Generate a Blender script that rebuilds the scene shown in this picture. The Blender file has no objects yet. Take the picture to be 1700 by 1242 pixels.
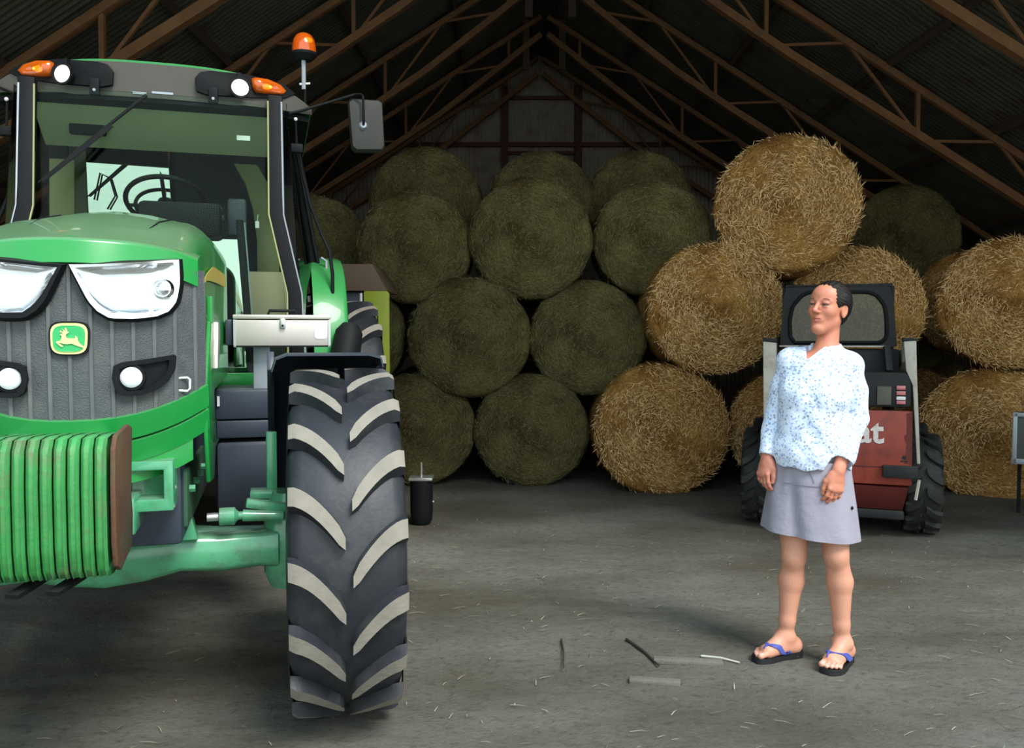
import bpy, bmesh, math, random
import numpy as np
from mathutils import Vector, Matrix, noise

random.seed(7)
rng = np.random.default_rng(7)
SC = bpy.context.scene
COL = SC.collection
PI = math.pi
R = math.radians

# ---------------------------------------------------------------- camera
CAM_H = 1.5
PITCH = math.atan(61 / 1400.0)
cam = bpy.data.cameras.new('camera')
camo = bpy.data.objects.new('camera', cam)
COL.objects.link(camo)
cam.sensor_fit = 'HORIZONTAL'
cam.sensor_width = 36.0
cam.lens = 36.0 * 1400 / 1700
cam.clip_start = 0.05
cam.clip_end = 300
camo.location = (0, 0, CAM_H)
camo.rotation_euler = (PI / 2 - PITCH, 0, 0)
SC.camera = camo

# ---------------------------------------------------------------- sky, sun, exposure
SC.view_settings.view_transform = 'Standard'
SC.view_settings.look = 'None'
SC.view_settings.gamma = 1
SC.view_settings.use_curve_mapping = False
SC.view_settings.exposure = 0.0
W = bpy.data.worlds.new('sky')
SC.world = W
W.use_nodes = True
nt = W.node_tree
bg = nt.nodes['Background']
bg.inputs['Strength'].default_value = 1.75
tc = nt.nodes.new('ShaderNodeTexCoord')
sx = nt.nodes.new('ShaderNodeSeparateXYZ')
cr = nt.nodes.new('ShaderNodeValToRGB')
cr.color_ramp.elements[0].position = 0.0
cr.color_ramp.elements[0].color = (0.93, 1.0, 0.98, 1)
cr.color_ramp.elements[1].position = 0.9
cr.color_ramp.elements[1].color = (0.55, 0.78, 1.0, 1)
nt.links.new(tc.outputs['Generated'], sx.inputs[0])
nt.links.new(sx.outputs['Z'], cr.inputs['Fac'])
nt.links.new(cr.outputs['Color'], bg.inputs['Color'])

sun = bpy.data.lights.new('sun', 'SUN')
sun.energy = 3.9
sun.angle = R(24)
sun.color = (1.0, 0.97, 0.92)
suno = bpy.data.objects.new('sun', sun)
COL.objects.link(suno)
SUN_FROM = Vector((0.48, -0.62, 0.90)).normalized()     # towards the sun: behind the camera, to its right
suno.rotation_euler = SUN_FROM.to_track_quat('Z', 'Y').to_euler()
suno.location = (6, -12, 10)


# ---------------------------------------------------------------- measuring helpers
def ray(px, py):
    x = (px - 850) / 1400.0
    v = -(py - 621) / 1400.0
    c, s = math.cos(PITCH), math.sin(PITCH)
    return Vector((x, v * s + c, v * c - s))


def P(px, py, Y):
    d = ray(px, py)
    t = Y / d.y
    return Vector((d.x * t, Y, CAM_H + d.z * t))


# ---------------------------------------------------------------- object helpers
def link(o, parent=None, label=None, cat=None, group=None, kind=None):
    COL.objects.link(o)
    if parent is not None:
        o.parent = parent
    if label: o['label'] = label
    if cat: o['category'] = cat
    if group: o['group'] = group
    if kind: o['kind'] = kind
    return o


def empty(name, loc=(0, 0, 0), rz=0, **k):
    o = bpy.data.objects.new(name, None)
    o.empty_display_size = 0.2
    o.location = loc
    o.rotation_euler = (0, 0, rz)
    return link(o, **k)


class MB:
    """collects shapes; build() links them as one mesh object"""
    def __init__(s):
        s.v = []; s.f = []; s.m = []; s.cur = 0

    def add(s, vs, fs):
        b = len(s.v)
        s.v += [tuple(v) for v in vs]
        s.f += [tuple(i + b for i in f) for f in fs]
        s.m += [s.cur] * len(fs)
        return s

    def box(s, c, d, rot=None):
        c = Vector(c); hx, hy, hz = d[0] / 2, d[1] / 2, d[2] / 2
        vs = [Vector((x, y, z)) for x in (-hx, hx) for y in (-hy, hy) for z in (-hz, hz)]
        if rot is not None: vs = [rot @ v for v in vs]
        return s.add([v + c for v in vs], [(0, 1, 3, 2), (4, 6, 7, 5), (0, 4, 5, 1), (2, 3, 7, 6), (0, 2, 6, 4), (1, 5, 7, 3)])

    def bar(s, a, b, w, h, up=(0, 0, 1)):
        a = Vector(a); b = Vector(b); d = (b - a).normalized(); up = Vector(up)
        sd = d.cross(up)
        if sd.length < 1e-4: sd = d.cross(Vector((1, 0, 0)))
        sd.normalize(); u = sd.cross(d).normalized()
        vs = []
        for p in (a, b):
            for i, j in ((-1, -1), (1, -1), (1, 1), (-1, 1)):
                vs.append(p + sd * (i * w / 2) + u * (j * h / 2))
        return s.add(vs, [(3, 2, 1, 0), (4, 5, 6, 7), (0, 1, 5, 4), (1, 2, 6, 5), (2, 3, 7, 6), (3, 0, 4, 7)])

    def tube(s, pts, r, n=10, caps=True, sq=1.0):
        pts = [Vector(p) for p in pts]
        rs = r if isinstance(r, (list, tuple)) else [r] * len(pts)
        rings = []; prev = None
        for i, p in enumerate(pts):
            d = (pts[min(i + 1, len(pts) - 1)] - pts[max(i - 1, 0)]).normalized()
            if prev is None:
                a = d.cross(Vector((0, 0, 1)))
                if a.length < 1e-3: a = d.cross(Vector((1, 0, 0)))
            else:
                a = prev - d * prev.dot(d)
                if a.length < 1e-6: a = d.cross(Vector((1, 0, 0)))
            a.normalize(); prev = a
            b = d.cross(a)
            rings.append([p + a * (rs[i] * math.cos(2 * PI * k / n)) + b * (rs[i] * sq * math.sin(2 * PI * k / n)) for k in range(n)])
        return s.loft(rings, caps)

    def cyl(s, a, b, r, r2=None, n=16):
        return s.tube([a, b], [r, r if r2 is None else r2], n)

    def loft(s, rings, caps=True, closed=True):
        n = len(rings[0]); vs = [v for rg in rings for v in rg]; fs = []
        for i in range(len(rings) - 1):
            for k in range(n if closed else n - 1):
                k2 = (k + 1) % n
                fs.append((i * n + k, i * n + k2, (i + 1) * n + k2, (i + 1) * n + k))
        if caps and closed:
            fs.append(tuple(range(n - 1, -1, -1)))
            fs.append(tuple((len(rings) - 1) * n + k for k in range(n)))
        return s.add(vs, fs)

    def lathe(s, prof, c=(0, 0, 0), axis='Z', n=24, a0=0, a1=2 * PI):
        """prof: list of (radius, height)"""
        full = abs(a1 - a0 - 2 * PI) < 1e-6
        m = n if full else n + 1
        vs = []
        for (r, h) in prof:
            for k in range(m):
                t = a0 + (a1 - a0) * k / n
                x, y = r * math.cos(t), r * math.sin(t)
                v = {'Z': (x, y, h), 'Y': (x, h, y), 'X': (h, x, y)}[axis]
                vs.append((v[0] + c[0], v[1] + c[1], v[2] + c[2]))
        fs = []
        for i in range(len(prof) - 1):
            for k in range(n):
                k2 = (k + 1) % m
                fs.append((i * m + k, i * m + k2, (i + 1) * m + k2, (i + 1) * m + k))
        return s.add(vs, fs)

    def prism(s, poly, off):
        """poly: list of 3d points, off: extrusion vector"""
        off = Vector(off); n = len(poly); poly = [Vector(p) for p in poly]
        vs = poly + [p + off for p in poly]
        fs = [tuple(range(n - 1, -1, -1)), tuple(range(n, 2 * n))] + [(k, (k + 1) % n, n + (k + 1) % n, n + k) for k in range(n)]
        return s.add(vs, fs)

    def ell(s, c, r, n=16, m=10, rot=None):
        vs = []; c = Vector(c)
        for i in range(m + 1):
            t = PI * i / m
            for k in range(n):
                q = 2 * PI * k / n
                v = Vector((r[0] * math.sin(t) * math.cos(q), r[1] * math.sin(t) * math.sin(q), r[2] * math.cos(t)))
                if rot is not None: v = rot @ v
                vs.append(v + c)
        fs = [(i * n + k, i * n + (k + 1) % n, (i + 1) * n + (k + 1) % n, (i + 1) * n + k) for i in range(m) for k in range(n)]
        return s.add(vs, fs)

    def grid(s, f, nu, nv):
        vs = [f(i / nu, j / nv) for j in range(nv + 1) for i in range(nu + 1)]
        return s.add(vs, [(j * (nu + 1) + i, j * (nu + 1) + i + 1, (j + 1) * (nu + 1) + i + 1, (j + 1) * (nu + 1) + i) for j in range(nv) for i in range(nu)])

    def mesh(s, name, mats, bevel=0, seg=2, smooth=True, thick=0, angle=38):
        me = bpy.data.meshes.new(name)
        me.from_pydata(s.v, [], s.f)
        mats = mats if isinstance(mats, (list, tuple)) else [mats]
        for m in mats: me.materials.append(m)
        if len(mats) > 1: me.polygons.foreach_set('material_index', s.m)
        bm = bmesh.new(); bm.from_mesh(me)
        bmesh.ops.remove_doubles(bm, verts=bm.verts, dist=1e-5)
        bmesh.ops.recalc_face_normals(bm, faces=bm.faces)
        if thick:
            bmesh.ops.solidify(bm, geom=bm.faces[:], thickness=thick)
            bmesh.ops.recalc_face_normals(bm, faces=bm.faces)
        if bevel:
            es = [e for e in bm.edges if len(e.link_faces) == 2 and e.calc_face_angle(0) > R(30)]
            bmesh.ops.bevel(bm, geom=es, offset=bevel, segments=seg, affect='EDGES', profile=0.5, clamp_overlap=True)
        if smooth:
            for f in bm.faces: f.smooth = True
            for e in bm.edges:
                if len(e.link_faces) == 2 and e.calc_face_angle(0) > R(angle): e.smooth = False
        bm.to_mesh(me); bm.free()
        return me

    def build(s, name, mats, parent=None, label=None, cat=None, group=None, kind=None, loc=None, **k):
        o = bpy.data.objects.new(name, s.mesh(name, mats, **k))
        if loc: o.location = loc
        return link(o, parent, label, cat, group, kind)


def copy_tree(o, parent=None, **props):
    c = o.copy(); COL.objects.link(c)
    if parent is not None: c.parent = parent
    for k, v in props.items(): c[k] = v
    for ch in list(o.children): copy_tree(ch, c)
    return c


# ---------------------------------------------------------------- materials
def new_mat(name):
    m = bpy.data.materials.new(name); m.use_nodes = True
    return m, m.node_tree, m.node_tree.nodes['Principled BSDF']


def N(nt, t, **k):
    n = nt.nodes.new(t)
    for a, b in k.items(): setattr(n, a, b)
    return n


def paint(name, col, rough=0.5, metal=0.0, var=0.12, scale=6.0, bump=0.0, bscale=60.0, dust=0.0, dustcol=(0.30, 0.30, 0.22), grime=0.0, grimecol=(0.09, 0.055, 0.03), coat=0.0, spec=0.5, gscale=5.0):
    """procedural paint / plastic / metal: tone variation, settled dust on upward faces, grime patches, fine relief"""
    m, nt, b = new_mat(name)
    tc = N(nt, 'ShaderNodeTexCoord')
    no = N(nt, 'ShaderNodeTexNoise'); no.inputs['Scale'].default_value = scale; no.inputs['Detail'].default_value = 5
    nt.links.new(tc.outputs['Object'], no.inputs['Vector'])
    mx = N(nt, 'ShaderNodeMix', data_type='RGBA')
    mx.inputs['A'].default_value = tuple(c * (1 - var) for c in col) + (1,)
    mx.inputs['B'].default_value = tuple(min(1, c * (1 + var)) for c in col) + (1,)
    nt.links.new(no.outputs['Fac'], mx.inputs['Factor'])
    out = mx.outputs['Result']
    if grime:
        n2 = N(nt, 'ShaderNodeTexNoise'); n2.inputs['Scale'].default_value = gscale; n2.inputs['Detail'].default_value = 9; n2.inputs['Roughness'].default_value = 0.7
        nt.links.new(tc.outputs['Object'], n2.inputs['Vector'])
        mr = N(nt, 'ShaderNodeMapRange'); mr.inputs['From Min'].default_value = 0.50; mr.inputs['From Max'].default_value = 0.66; mr.inputs['To Max'].default_value = grime
        nt.links.new(n2.outputs['Fac'], mr.inputs['Value'])
        m2 = N(nt, 'ShaderNodeMix', data_type='RGBA'); m2.inputs['B'].default_value = tuple(grimecol) + (1,)
        nt.links.new(mr.outputs['Result'], m2.inputs['Factor']); nt.links.new(out, m2.inputs['A'])
        out = m2.outputs['Result']
    if dust:
        ge = N(nt, 'ShaderNodeNewGeometry'); sp = N(nt, 'ShaderNodeSeparateXYZ')
        nt.links.new(ge.outputs['Normal'], sp.inputs[0])
        mr = N(nt, 'ShaderNodeMapRange'); mr.inputs['From Min'].default_value = 0.25; mr.inputs['From Max'].default_value = 0.9; mr.inputs['To Max'].default_value = dust
        nt.links.new(sp.outputs['Z'], mr.inputs['Value'])
        m3 = N(nt, 'ShaderNodeMix', data_type='RGBA'); m3.inputs['B'].default_value = tuple(dustcol) + (1,)
        nt.links.new(mr.outputs['Result'], m3.inputs['Factor']); nt.links.new(out, m3.inputs['A'])
        out = m3.outputs['Result']
    nt.links.new(out, b.inputs['Base Color'])
    b.inputs['Roughness'].default_value = rough
    b.inputs['Metallic'].default_value = metal
    b.inputs['Coat Weight'].default_value = coat
    b.inputs['Specular IOR Level'].default_value = spec
    if bump:
        n3 = N(nt, 'ShaderNodeTexNoise'); n3.inputs['Scale'].default_value = bscale; n3.inputs['Detail'].default_value = 6
        nt.links.new(tc.outputs['Object'], n3.inputs['Vector'])
        bp = N(nt, 'ShaderNodeBump'); bp.inputs['Strength'].default_value = bump; bp.inputs['Distance'].default_value = 0.01
        nt.links.new(n3.outputs['Fac'], bp.inputs['Height']); nt.links.new(bp.outputs['Normal'], b.inputs['Normal'])
    return m


def glass(name, tint=(0.86, 0.93, 0.88), refl=0.09, haze=0.0, hazecol=(0.5, 0.55, 0.5), rough=0.0):
    """thin window glass: straight-through tint, a mirror sheet by viewing angle, and settled film"""
    m, nt, b = new_mat(name)
    nt.nodes.remove(b)
    out = nt.nodes['Material Output']
    tr = N(nt, 'ShaderNodeBsdfTransparent'); tr.inputs['Color'].default_value = tint + (1,)
    gl = N(nt, 'ShaderNodeBsdfGlossy'); gl.inputs['Roughness'].default_value = rough
    lw = N(nt, 'ShaderNodeLayerWeight'); lw.inputs['Blend'].default_value = 0.10
    mr = N(nt, 'ShaderNodeMapRange'); mr.inputs['To Min'].default_value = refl; mr.inputs['To Max'].default_value = 0.95
    nt.links.new(lw.outputs['Fresnel'], mr.inputs['Value'])
    mx = N(nt, 'ShaderNodeMixShader')
    nt.links.new(mr.outputs['Result'], mx.inputs['Fac']); nt.links.new(tr.outputs[0], mx.inputs[1]); nt.links.new(gl.outputs[0], mx.inputs[2])
    res = mx.outputs[0]
    if haze:
        df = N(nt, 'ShaderNodeBsdfDiffuse'); df.inputs['Color'].default_value = hazecol + (1,)
        no = N(nt, 'ShaderNodeTexNoise'); no.inputs['Scale'].default_value = 3.0; no.inputs['Detail'].default_value = 6
        tc = N(nt, 'ShaderNodeTexCoord'); nt.links.new(tc.outputs['Object'], no.inputs['Vector'])
        m1 = N(nt, 'ShaderNodeMath', operation='MULTIPLY'); m1.inputs[1].default_value = haze * 2
        nt.links.new(no.outputs['Fac'], m1.inputs[0])
        m2 = N(nt, 'ShaderNodeMixShader')
        nt.links.new(m1.outputs[0], m2.inputs['Fac']); nt.links.new(res, m2.inputs[1]); nt.links.new(df.outputs[0], m2.inputs[2])
        res = m2.outputs[0]
    nt.links.new(res, out.inputs['Surface'])
    return m
# ================================================================ THE BARN
RX, RZ, SL = 0.5, 6.65, 0.64          # ridge x, ridge height, roof slope
BXL, BXR, BY0, BY1 = -6.0, 7.0, 3.3, 15.6
def roof_z(x): return RZ - SL * abs(x - RX)

def dirt_material(name, base, base2, dark, wet=0.0, sc=1.0):
    m, nt, b = new_mat(name)
    tc = N(nt, 'ShaderNodeTexCoord')
    n1 = N(nt, 'ShaderNodeTexNoise'); n1.inputs['Scale'].default_value = 0.9 * sc; n1.inputs['Detail'].default_value = 8
    n2 = N(nt, 'ShaderNodeTexNoise'); n2.inputs['Scale'].default_value = 26 * sc; n2.inputs['Detail'].default_value = 8; n2.inputs['Roughness'].default_value = 0.7
    mp = N(nt, 'ShaderNodeMapping'); mp.inputs['Scale'].default_value = (0.8, 1.3, 1)
    nt.links.new(tc.outputs['Object'], mp.inputs[0])
    for n in (n1, n2): nt.links.new(mp.outputs[0], n.inputs['Vector'])
    a = N(nt, 'ShaderNodeMix', data_type='RGBA'); a.inputs['A'].default_value = base + (1,); a.inputs['B'].default_value = base2 + (1,)
    r1 = N(nt, 'ShaderNodeMapRange'); r1.inputs['From Min'].default_value = 0.35; r1.inputs['From Max'].default_value = 0.65
    nt.links.new(n1.outputs['Fac'], r1.inputs['Value']); nt.links.new(r1.outputs[0], a.inputs['Factor'])
    c = N(nt, 'ShaderNodeMix', data_type='RGBA'); c.inputs['B'].default_value = dark + (1,)
    r2 = N(nt, 'ShaderNodeMapRange'); r2.inputs['From Min'].default_value = 0.50; r2.inputs['From Max'].default_value = 0.72; r2.inputs['To Max'].default_value = 0.75
    nt.links.new(n2.outputs['Fac'], r2.inputs['Value']); nt.links.new(r2.outputs[0], c.inputs['Factor']); nt.links.new(a.outputs['Result'], c.inputs['A'])
    nt.links.new(c.outputs['Result'], b.inputs['Base Color'])
    b.inputs['Roughness'].default_value = 0.95; b.inputs['Specular IOR Level'].default_value = 0.2
    n3 = N(nt, 'ShaderNodeTexNoise'); n3.inputs['Scale'].default_value = 55; n3.inputs['Detail'].default_value = 9; n3.inputs['Roughness'].default_value = 0.75
    nt.links.new(tc.outputs['Object'], n3.inputs['Vector'])
    bp = N(nt, 'ShaderNodeBump'); bp.inputs['Strength'].default_value = 0.8; bp.inputs['Distance'].default_value = 0.025
    nt.links.new(n3.outputs['Fac'], bp.inputs['Height']); nt.links.new(bp.outputs['Normal'], b.inputs['Normal'])
    return m

M_dirt = dirt_material('packed_dirt', (0.125, 0.116, 0.087), (0.230, 0.226, 0.190), (0.070, 0.062, 0.043))
M_yard = dirt_material('pale_gravel', (0.58, 0.58, 0.53), (0.68, 0.68, 0.62), (0.40, 0.40, 0.34))

MOUNDS = [(-0.48, 2.66, 0.10, 0.030), (-0.60, 2.60, 0.07, 0.02), (-0.78, 2.66, 0.06, 0.018), (-1.1, 2.9, 0.3, 0.015), (0.35, 3.2, 0.25, 0.012), (-0.2, 3.9, 0.3, 0.012)]
def floor_h(x, y):
    v = Vector((x * 0.55, y * 1.3, 0))
    h = 0.024 * noise.fractal(v, 1.0, 2.0, 4) + 0.006 * noise.noise(Vector((x * 7, y * 9, 1)))
    h += 0.006 * noise.noise(Vector((x * 16, y * 20, 5)))
    h = min(h, 0.02) - 0.012
    for (mx_, my_, s_, a_) in MOUNDS:
        q = ((x - mx_) ** 2 + ((y - my_) * 1.4) ** 2) / (s_ * s_)
        if q < 6: h += a_ * math.exp(-q) * (1 + 0.6 * noise.noise(Vector((x * 22, y * 22, 3))))
    return h

def build_floor():
    xs = np.linspace(-6.0, 7.0, 300)
    ys = np.concatenate([np.linspace(-1.0, 1.6, 20)[:-1], np.linspace(1.6, 6.5, 200)[:-1], np.linspace(6.5, 15.6, 80)])
    vs = [(x, y, floor_h(x, y)) for y in ys for x in xs]
    n = len(xs)
    fs = [(j * n + i, j * n + i + 1, (j + 1) * n + i + 1, (j + 1) * n + i) for j in range(len(ys) - 1) for i in range(n - 1)]
    me = bpy.data.meshes.new('floor'); me.from_pydata(vs, [], fs); me.materials.append(M_dirt)
    me.polygons.foreach_set('use_smooth', [True] * len(fs))
    o = bpy.data.objects.new('floor', me)
    link(o, kind='structure')
    return o
FLOOR = build_floor()
MB().grid(lambda u, v: (-60 + 120 * u, -60 + 59.02 * v, -0.03), 20, 10).build('ground_yard', M_yard, kind='structure')

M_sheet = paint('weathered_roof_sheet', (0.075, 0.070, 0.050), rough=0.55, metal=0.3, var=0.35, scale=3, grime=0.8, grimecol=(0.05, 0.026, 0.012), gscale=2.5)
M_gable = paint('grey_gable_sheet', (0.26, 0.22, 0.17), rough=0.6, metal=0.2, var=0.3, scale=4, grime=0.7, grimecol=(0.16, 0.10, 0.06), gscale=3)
M_steel = paint('rusty_truss_steel', (0.15, 0.066, 0.022), rough=0.8, var=0.4, scale=9, bump=0.3, grime=0.6, grimecol=(0.19, 0.10, 0.038), gscale=8)
M_purlin = paint('dark_purlin_timber', (0.055, 0.032, 0.018), rough=0.9, var=0.3, scale=12)
M_post = paint('dark_red_post', (0.07, 0.022, 0.016), rough=0.8, var=0.2)

PITCHW = 0.076
def corrugated(name, p0, along, run, width, length, nrm, mat, parent, amp=0.012):
    """a sheet: corrugations spaced along 'along', running down 'run'"""
    p0 = Vector(p0); along = Vector(along).normalized(); run = Vector(run).normalized(); nrm = Vector(nrm)
    n = int(width / PITCHW * 6)
    vs = []; fs = []
    for j in range(2):
        for i in range(n + 1):
            s = width * i / n
            vs.append(p0 + along * s + run * (length * j) + nrm * (amp * math.sin(2 * PI * s / PITCHW)))
    for i in range(n): fs.append((i, i + 1, n + 2 + i, n + 1 + i))
    m = MB(); m.add(vs, fs)
    return m.build(name, mat, parent, angle=80)

ceiling = empty('ceiling', (0, 0, 0), kind='structure')
for side in (-1, 1):
    hw = (RX - BXL) if side < 0 else (BXR - RX)
    ll = hw * math.sqrt(1 + SL * SL) + 0.25
    run = Vector((side, 0, -SL)).normalized(); nrm = Vector((side * SL, 0, 1)).normalized()
    half = ll / 2
    ys = np.arange(BY0, BY1 - 0.1, 0.95)
    for k, y in enumerate(ys):
        w = min(1.0, BY1 - y)
        for h in (0, 1):
            st = Vector((RX, y, RZ)) + run * (half * h - (0.08 if h else 0)) + nrm * (0.0 if h == 0 else -0.016) + nrm * (0.004 * (k % 2))
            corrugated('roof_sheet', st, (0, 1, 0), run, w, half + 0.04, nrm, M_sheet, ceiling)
    # purlins running the length of the barn
    for dx in (0.15, 1.25, 2.35, 3.45, 4.55, 5.65):
        x = RX + side * dx
        m = MB(); m.box((0, 0, 0), (0.06, BY1 - BY0 - 0.1, 0.09), Matrix.Rotation(side * math.atan(SL), 3, 'Y'))
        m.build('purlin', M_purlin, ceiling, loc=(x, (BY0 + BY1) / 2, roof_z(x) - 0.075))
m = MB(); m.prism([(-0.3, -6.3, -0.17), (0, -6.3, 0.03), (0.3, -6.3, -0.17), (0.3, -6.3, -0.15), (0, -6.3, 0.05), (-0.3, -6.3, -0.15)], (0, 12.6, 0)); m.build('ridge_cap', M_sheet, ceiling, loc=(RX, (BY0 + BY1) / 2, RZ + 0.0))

# walls
wl = empty('wall_left', (BXL, 9.4, 0), kind='structure')
wr = empty('wall_right', (BXR, 9.4, 0), kind='structure')
for par, x in ((wl, BXL), (wr, BXR)):
    for y in np.arange(BY0, BY1 - 0.1, 0.95):
        o = corrugated('wall_sheet', (0, y - 9.4, -0.1), (0, 1, 0), (0, 0, 1), min(1.0, BY1 - y), roof_z(x) + 0.12, (1, 0, 0), M_gable, par)
wb = empty('wall_back', (RX, BY1, 0), kind='structure')
x = BXL
while x < BXR - 0.05:
    w = min(0.95, BXR - x)
    xm = x + w / 2
    h1, h2 = roof_z(x) - 0.02, roof_z(x + w) - 0.02
    if x < RX < x + w: h1 = h2 = min(h1, h2)
    n = int(w / PITCHW * 6); vs = []; fs = []
    for j in range(2):
        for i in range(n + 1):
            s = w * i / n
            vs.append((x + s - RX, 0.012 * math.sin(2 * PI * s / PITCHW), -0.1 if j == 0 else roof_z(x + s) + 0.03))
    for i in range(n): fs.append((i, i + 1, n + 2 + i, n + 1 + i))
    MB().add(vs, fs).build('wall_sheet', M_gable, wb, angle=80)
    x += 0.9
# posts and rails of the back gable
gb = empty('gable_frame', (RX, BY1 - 0.12, 0), kind='structure')
for px in (838, 960):
    X = P(px, 200, BY1 - 0.12).x - RX
    MB().box((X, 0, 3.05), (0.13, 0.12, 6.0)).build('post', M_post, gb, bevel=0.005)
for py, xa, xb in ((160, 838, 960), (238, 560, 1230), (252, 838, 960)):
    a = P(xa, py, BY1 - 0.2); b = P(xb, py, BY1 - 0.2)
    MB().box(((a.x + b.x) / 2 - RX, 0.02, a.z), (b.x - a.x, 0.05, 0.06 if py != 238 else 0.08)).build('rail', M_post, gb)

# trusses: parallel chord rafters meeting under the ridge
tr_labels = {15.25: 'rusty roof truss set against the back gable wall, farthest of the trusses',
             13.3: 'rusty roof truss with dark hangers, next in front of the back gable truss',
             11.15: 'rusty roof truss over the middle of the hay stack, third from the back wall',
             8.95: 'rusty roof truss over the front faces of the bales, fourth from the back wall',
             6.8: 'thick brown roof truss crossing the top picture corners, over the tractor roof',
             4.5: 'rusty roof truss nearest the open barn front, above the tractor hood'}
for yi, (Y, lab) in enumerate(tr_labels.items()):
    t = empty('roof_truss', (RX, Y, 0), label=lab, cat='truss', group='roof trusses')
    t['kind'] = 'structure'
    del t['category']
    for side in (-1, 1):
        hw = ((RX - BXL) if side < 0 else (BXR - RX)) - 0.08
        g0, g1 = 0.14, 0.14
        def top(s): return Vector((side * s, 0, RZ - SL * s - 0.16))
        def low(s):
            d = 0.16 + min(0.40, 0.18 + s * 0.12)
            return Vector((side * s, 0, RZ - SL * s - d - 0.08 - 0.03 * math.sin(s * 0.9)))
        MB().bar(top(0.05), top(hw), 0.07, 0.085, (0, 1, 0)).build('top_chord', M_steel, t, bevel=0.004)
        m = MB(); k = 8
        for i in range(k):
            a, b = low(0.05 + (hw - 0.1) * i / k), low(0.05 + (hw - 0.1) * (i + 1) / k)
            m.bar(a, b, 0.085 if Y < 8 else 0.08, 0.09, (0, 1, 0))
        m.build('bottom_chord', M_steel, t)
        s = 0.55; i = 0
        while s < hw - 0.6:
            if i % 3 == 0:
                MB().bar(top(s), low(s), 0.04, 0.045, (0, 1, 0)).build('strut', M_steel, t)
                s += 0.1
            elif i % 3 == 1:
                MB().bar(low(s), top(s + 0.75), 0.03, 0.03, (0, 1, 0)).build('web_bar', M_steel, t); s += 0.75
            else:
                MB().bar(top(s), low(s + 0.75), 0.03, 0.03, (0, 1, 0)).build('web_bar', M_steel, t); s += 0.75
            i += 1
    if Y in (13.3, 11.15):
        for dx in (-0.28, 0.28):
            MB().box((dx, 0, RZ - 0.62), (0.10, 0.05, 0.75)).build('hanger', M_purlin, t)

# loose straw, chaff and grit lying on the dirt floor: nobody could count it
def strips(n, area, lmin, lmax, w, seed, lift=0.008):
    g = np.random.default_rng(seed); vs = []; fs = []
    for i in range(n):
        x = g.uniform(area[0], area[1]); y = area[2] + (area[3] - area[2]) * g.random() ** 1.3
        a = g.normal(0, 0.9); L = g.uniform(lmin, lmax) / 2
        dx, dy = math.cos(a) * L, math.sin(a) * L; nx, ny = -math.sin(a) * w, math.cos(a) * w
        z = floor_h(x, y) + lift
        b = len(vs)
        vs += [(x - dx - nx, y - dy - ny, z), (x - dx + nx, y - dy + ny, z), (x + nx, y + ny, z + 0.004), (x - nx, y - ny, z + 0.004), (x + dx, y + dy, z + g.uniform(0, .006))]
        fs += [(b, b + 1, b + 2, b + 3), (b + 3, b + 2, b + 4)]
    return vs, fs
def strand_mat(name, c1, c2, rough=0.6):
    m, nt, b = new_mat(name)
    ge = N(nt, 'ShaderNodeNewGeometry'); cr = N(nt, 'ShaderNodeValToRGB')
    cr.color_ramp.elements[0].color = c1 + (1,); cr.color_ramp.elements[1].color = c2 + (1,)
    cr.color_ramp.elements[0].position = 0.15
    nt.links.new(ge.outputs['Random Per Island'], cr.inputs['Fac']); nt.links.new(cr.outputs['Color'], b.inputs['Base Color'])
    b.inputs['Roughness'].default_value = rough
    return m
M_litter = strand_mat('floor_litter', (0.10, 0.095, 0.07), (0.58, 0.55, 0.40))
vs, fs = strips(3200, (-5.5, 6.5, 1.9, 9.0), 0.012, 0.085, 0.0016, 3)
me = bpy.data.meshes.new('straw_litter'); me.from_pydata(vs, [], fs); me.materials.append(M_litter)
link(bpy.data.objects.new('straw_litter', me), label='short bits of straw and chaff strewn over the dirt floor', cat='straw', kind='stuff')

# sticks and slats lying in the dirt in front of the woman
M_stick = paint('dark_stick', (0.035, 0.028, 0.02), rough=0.9, bump=0.4)
M_pale = paint('pale_stick', (0.50, 0.50, 0.42), rough=0.8, bump=0.3)
M_board = paint('dusty_board', (0.155, 0.15, 0.12), rough=0.95, bump=0.4, grime=0.5, grimecol=(0.09, 0.085, 0.065))
def G0(px, py):
    d = ray(px, py); t = -CAM_H / d.z
    return Vector((d.x * t, d.y * t, 0))
def stick(name, a, b, r, mat, lab, z=0.008):
    a = G0(*a); b = G0(*b); c = (a + b) / 2; c.z = z
    m = MB(); A = a - c; B = b - c; A.z = B.z = 0
    mid = (A + B) / 2 + Vector((0.006, 0.008, 0.003))
    m.tube([A, mid, B], [r, r * 0.9, r * 0.6], 7)
    return m.build(name, mat, loc=tuple(c), label=lab, cat='stick')
stick('thin_stick', (932, 1064), (936, 1112), 0.0045, M_stick, 'short dark twig lying alone in the dirt left of the other sticks')
stick('forked_stick', (1040, 1064), (1094, 1108), 0.008, M_stick, 'dark slanting stick lying against the end of the dusty board')
stick('pale_stick', (1164, 1092), (1228, 1103), 0.006, M_pale, 'pale straight stick lying just left of the flip-flops')
def board(a, b, w, lab, dz=0.008):
    a = G0(*a); b = G0(*b); c = (a + b) / 2; d = b - a
    m = MB(); m.box((0, 0, 0), (d.length, w, 0.022), Matrix.Rotation(math.atan2(d.y, d.x), 3, 'Z'))
    m.build('board', M_board, loc=(c.x, c.y, dz), bevel=0.004, label=lab, cat='board')
board((1085, 1098), (1200, 1104), 0.055, 'dusty grey board lying in the dirt behind the pale stick')
board((1045, 1127), (1130, 1133), 0.05, 'dusty grey board nearly sunk in the dirt in front of the dark stick', -0.004)
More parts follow.
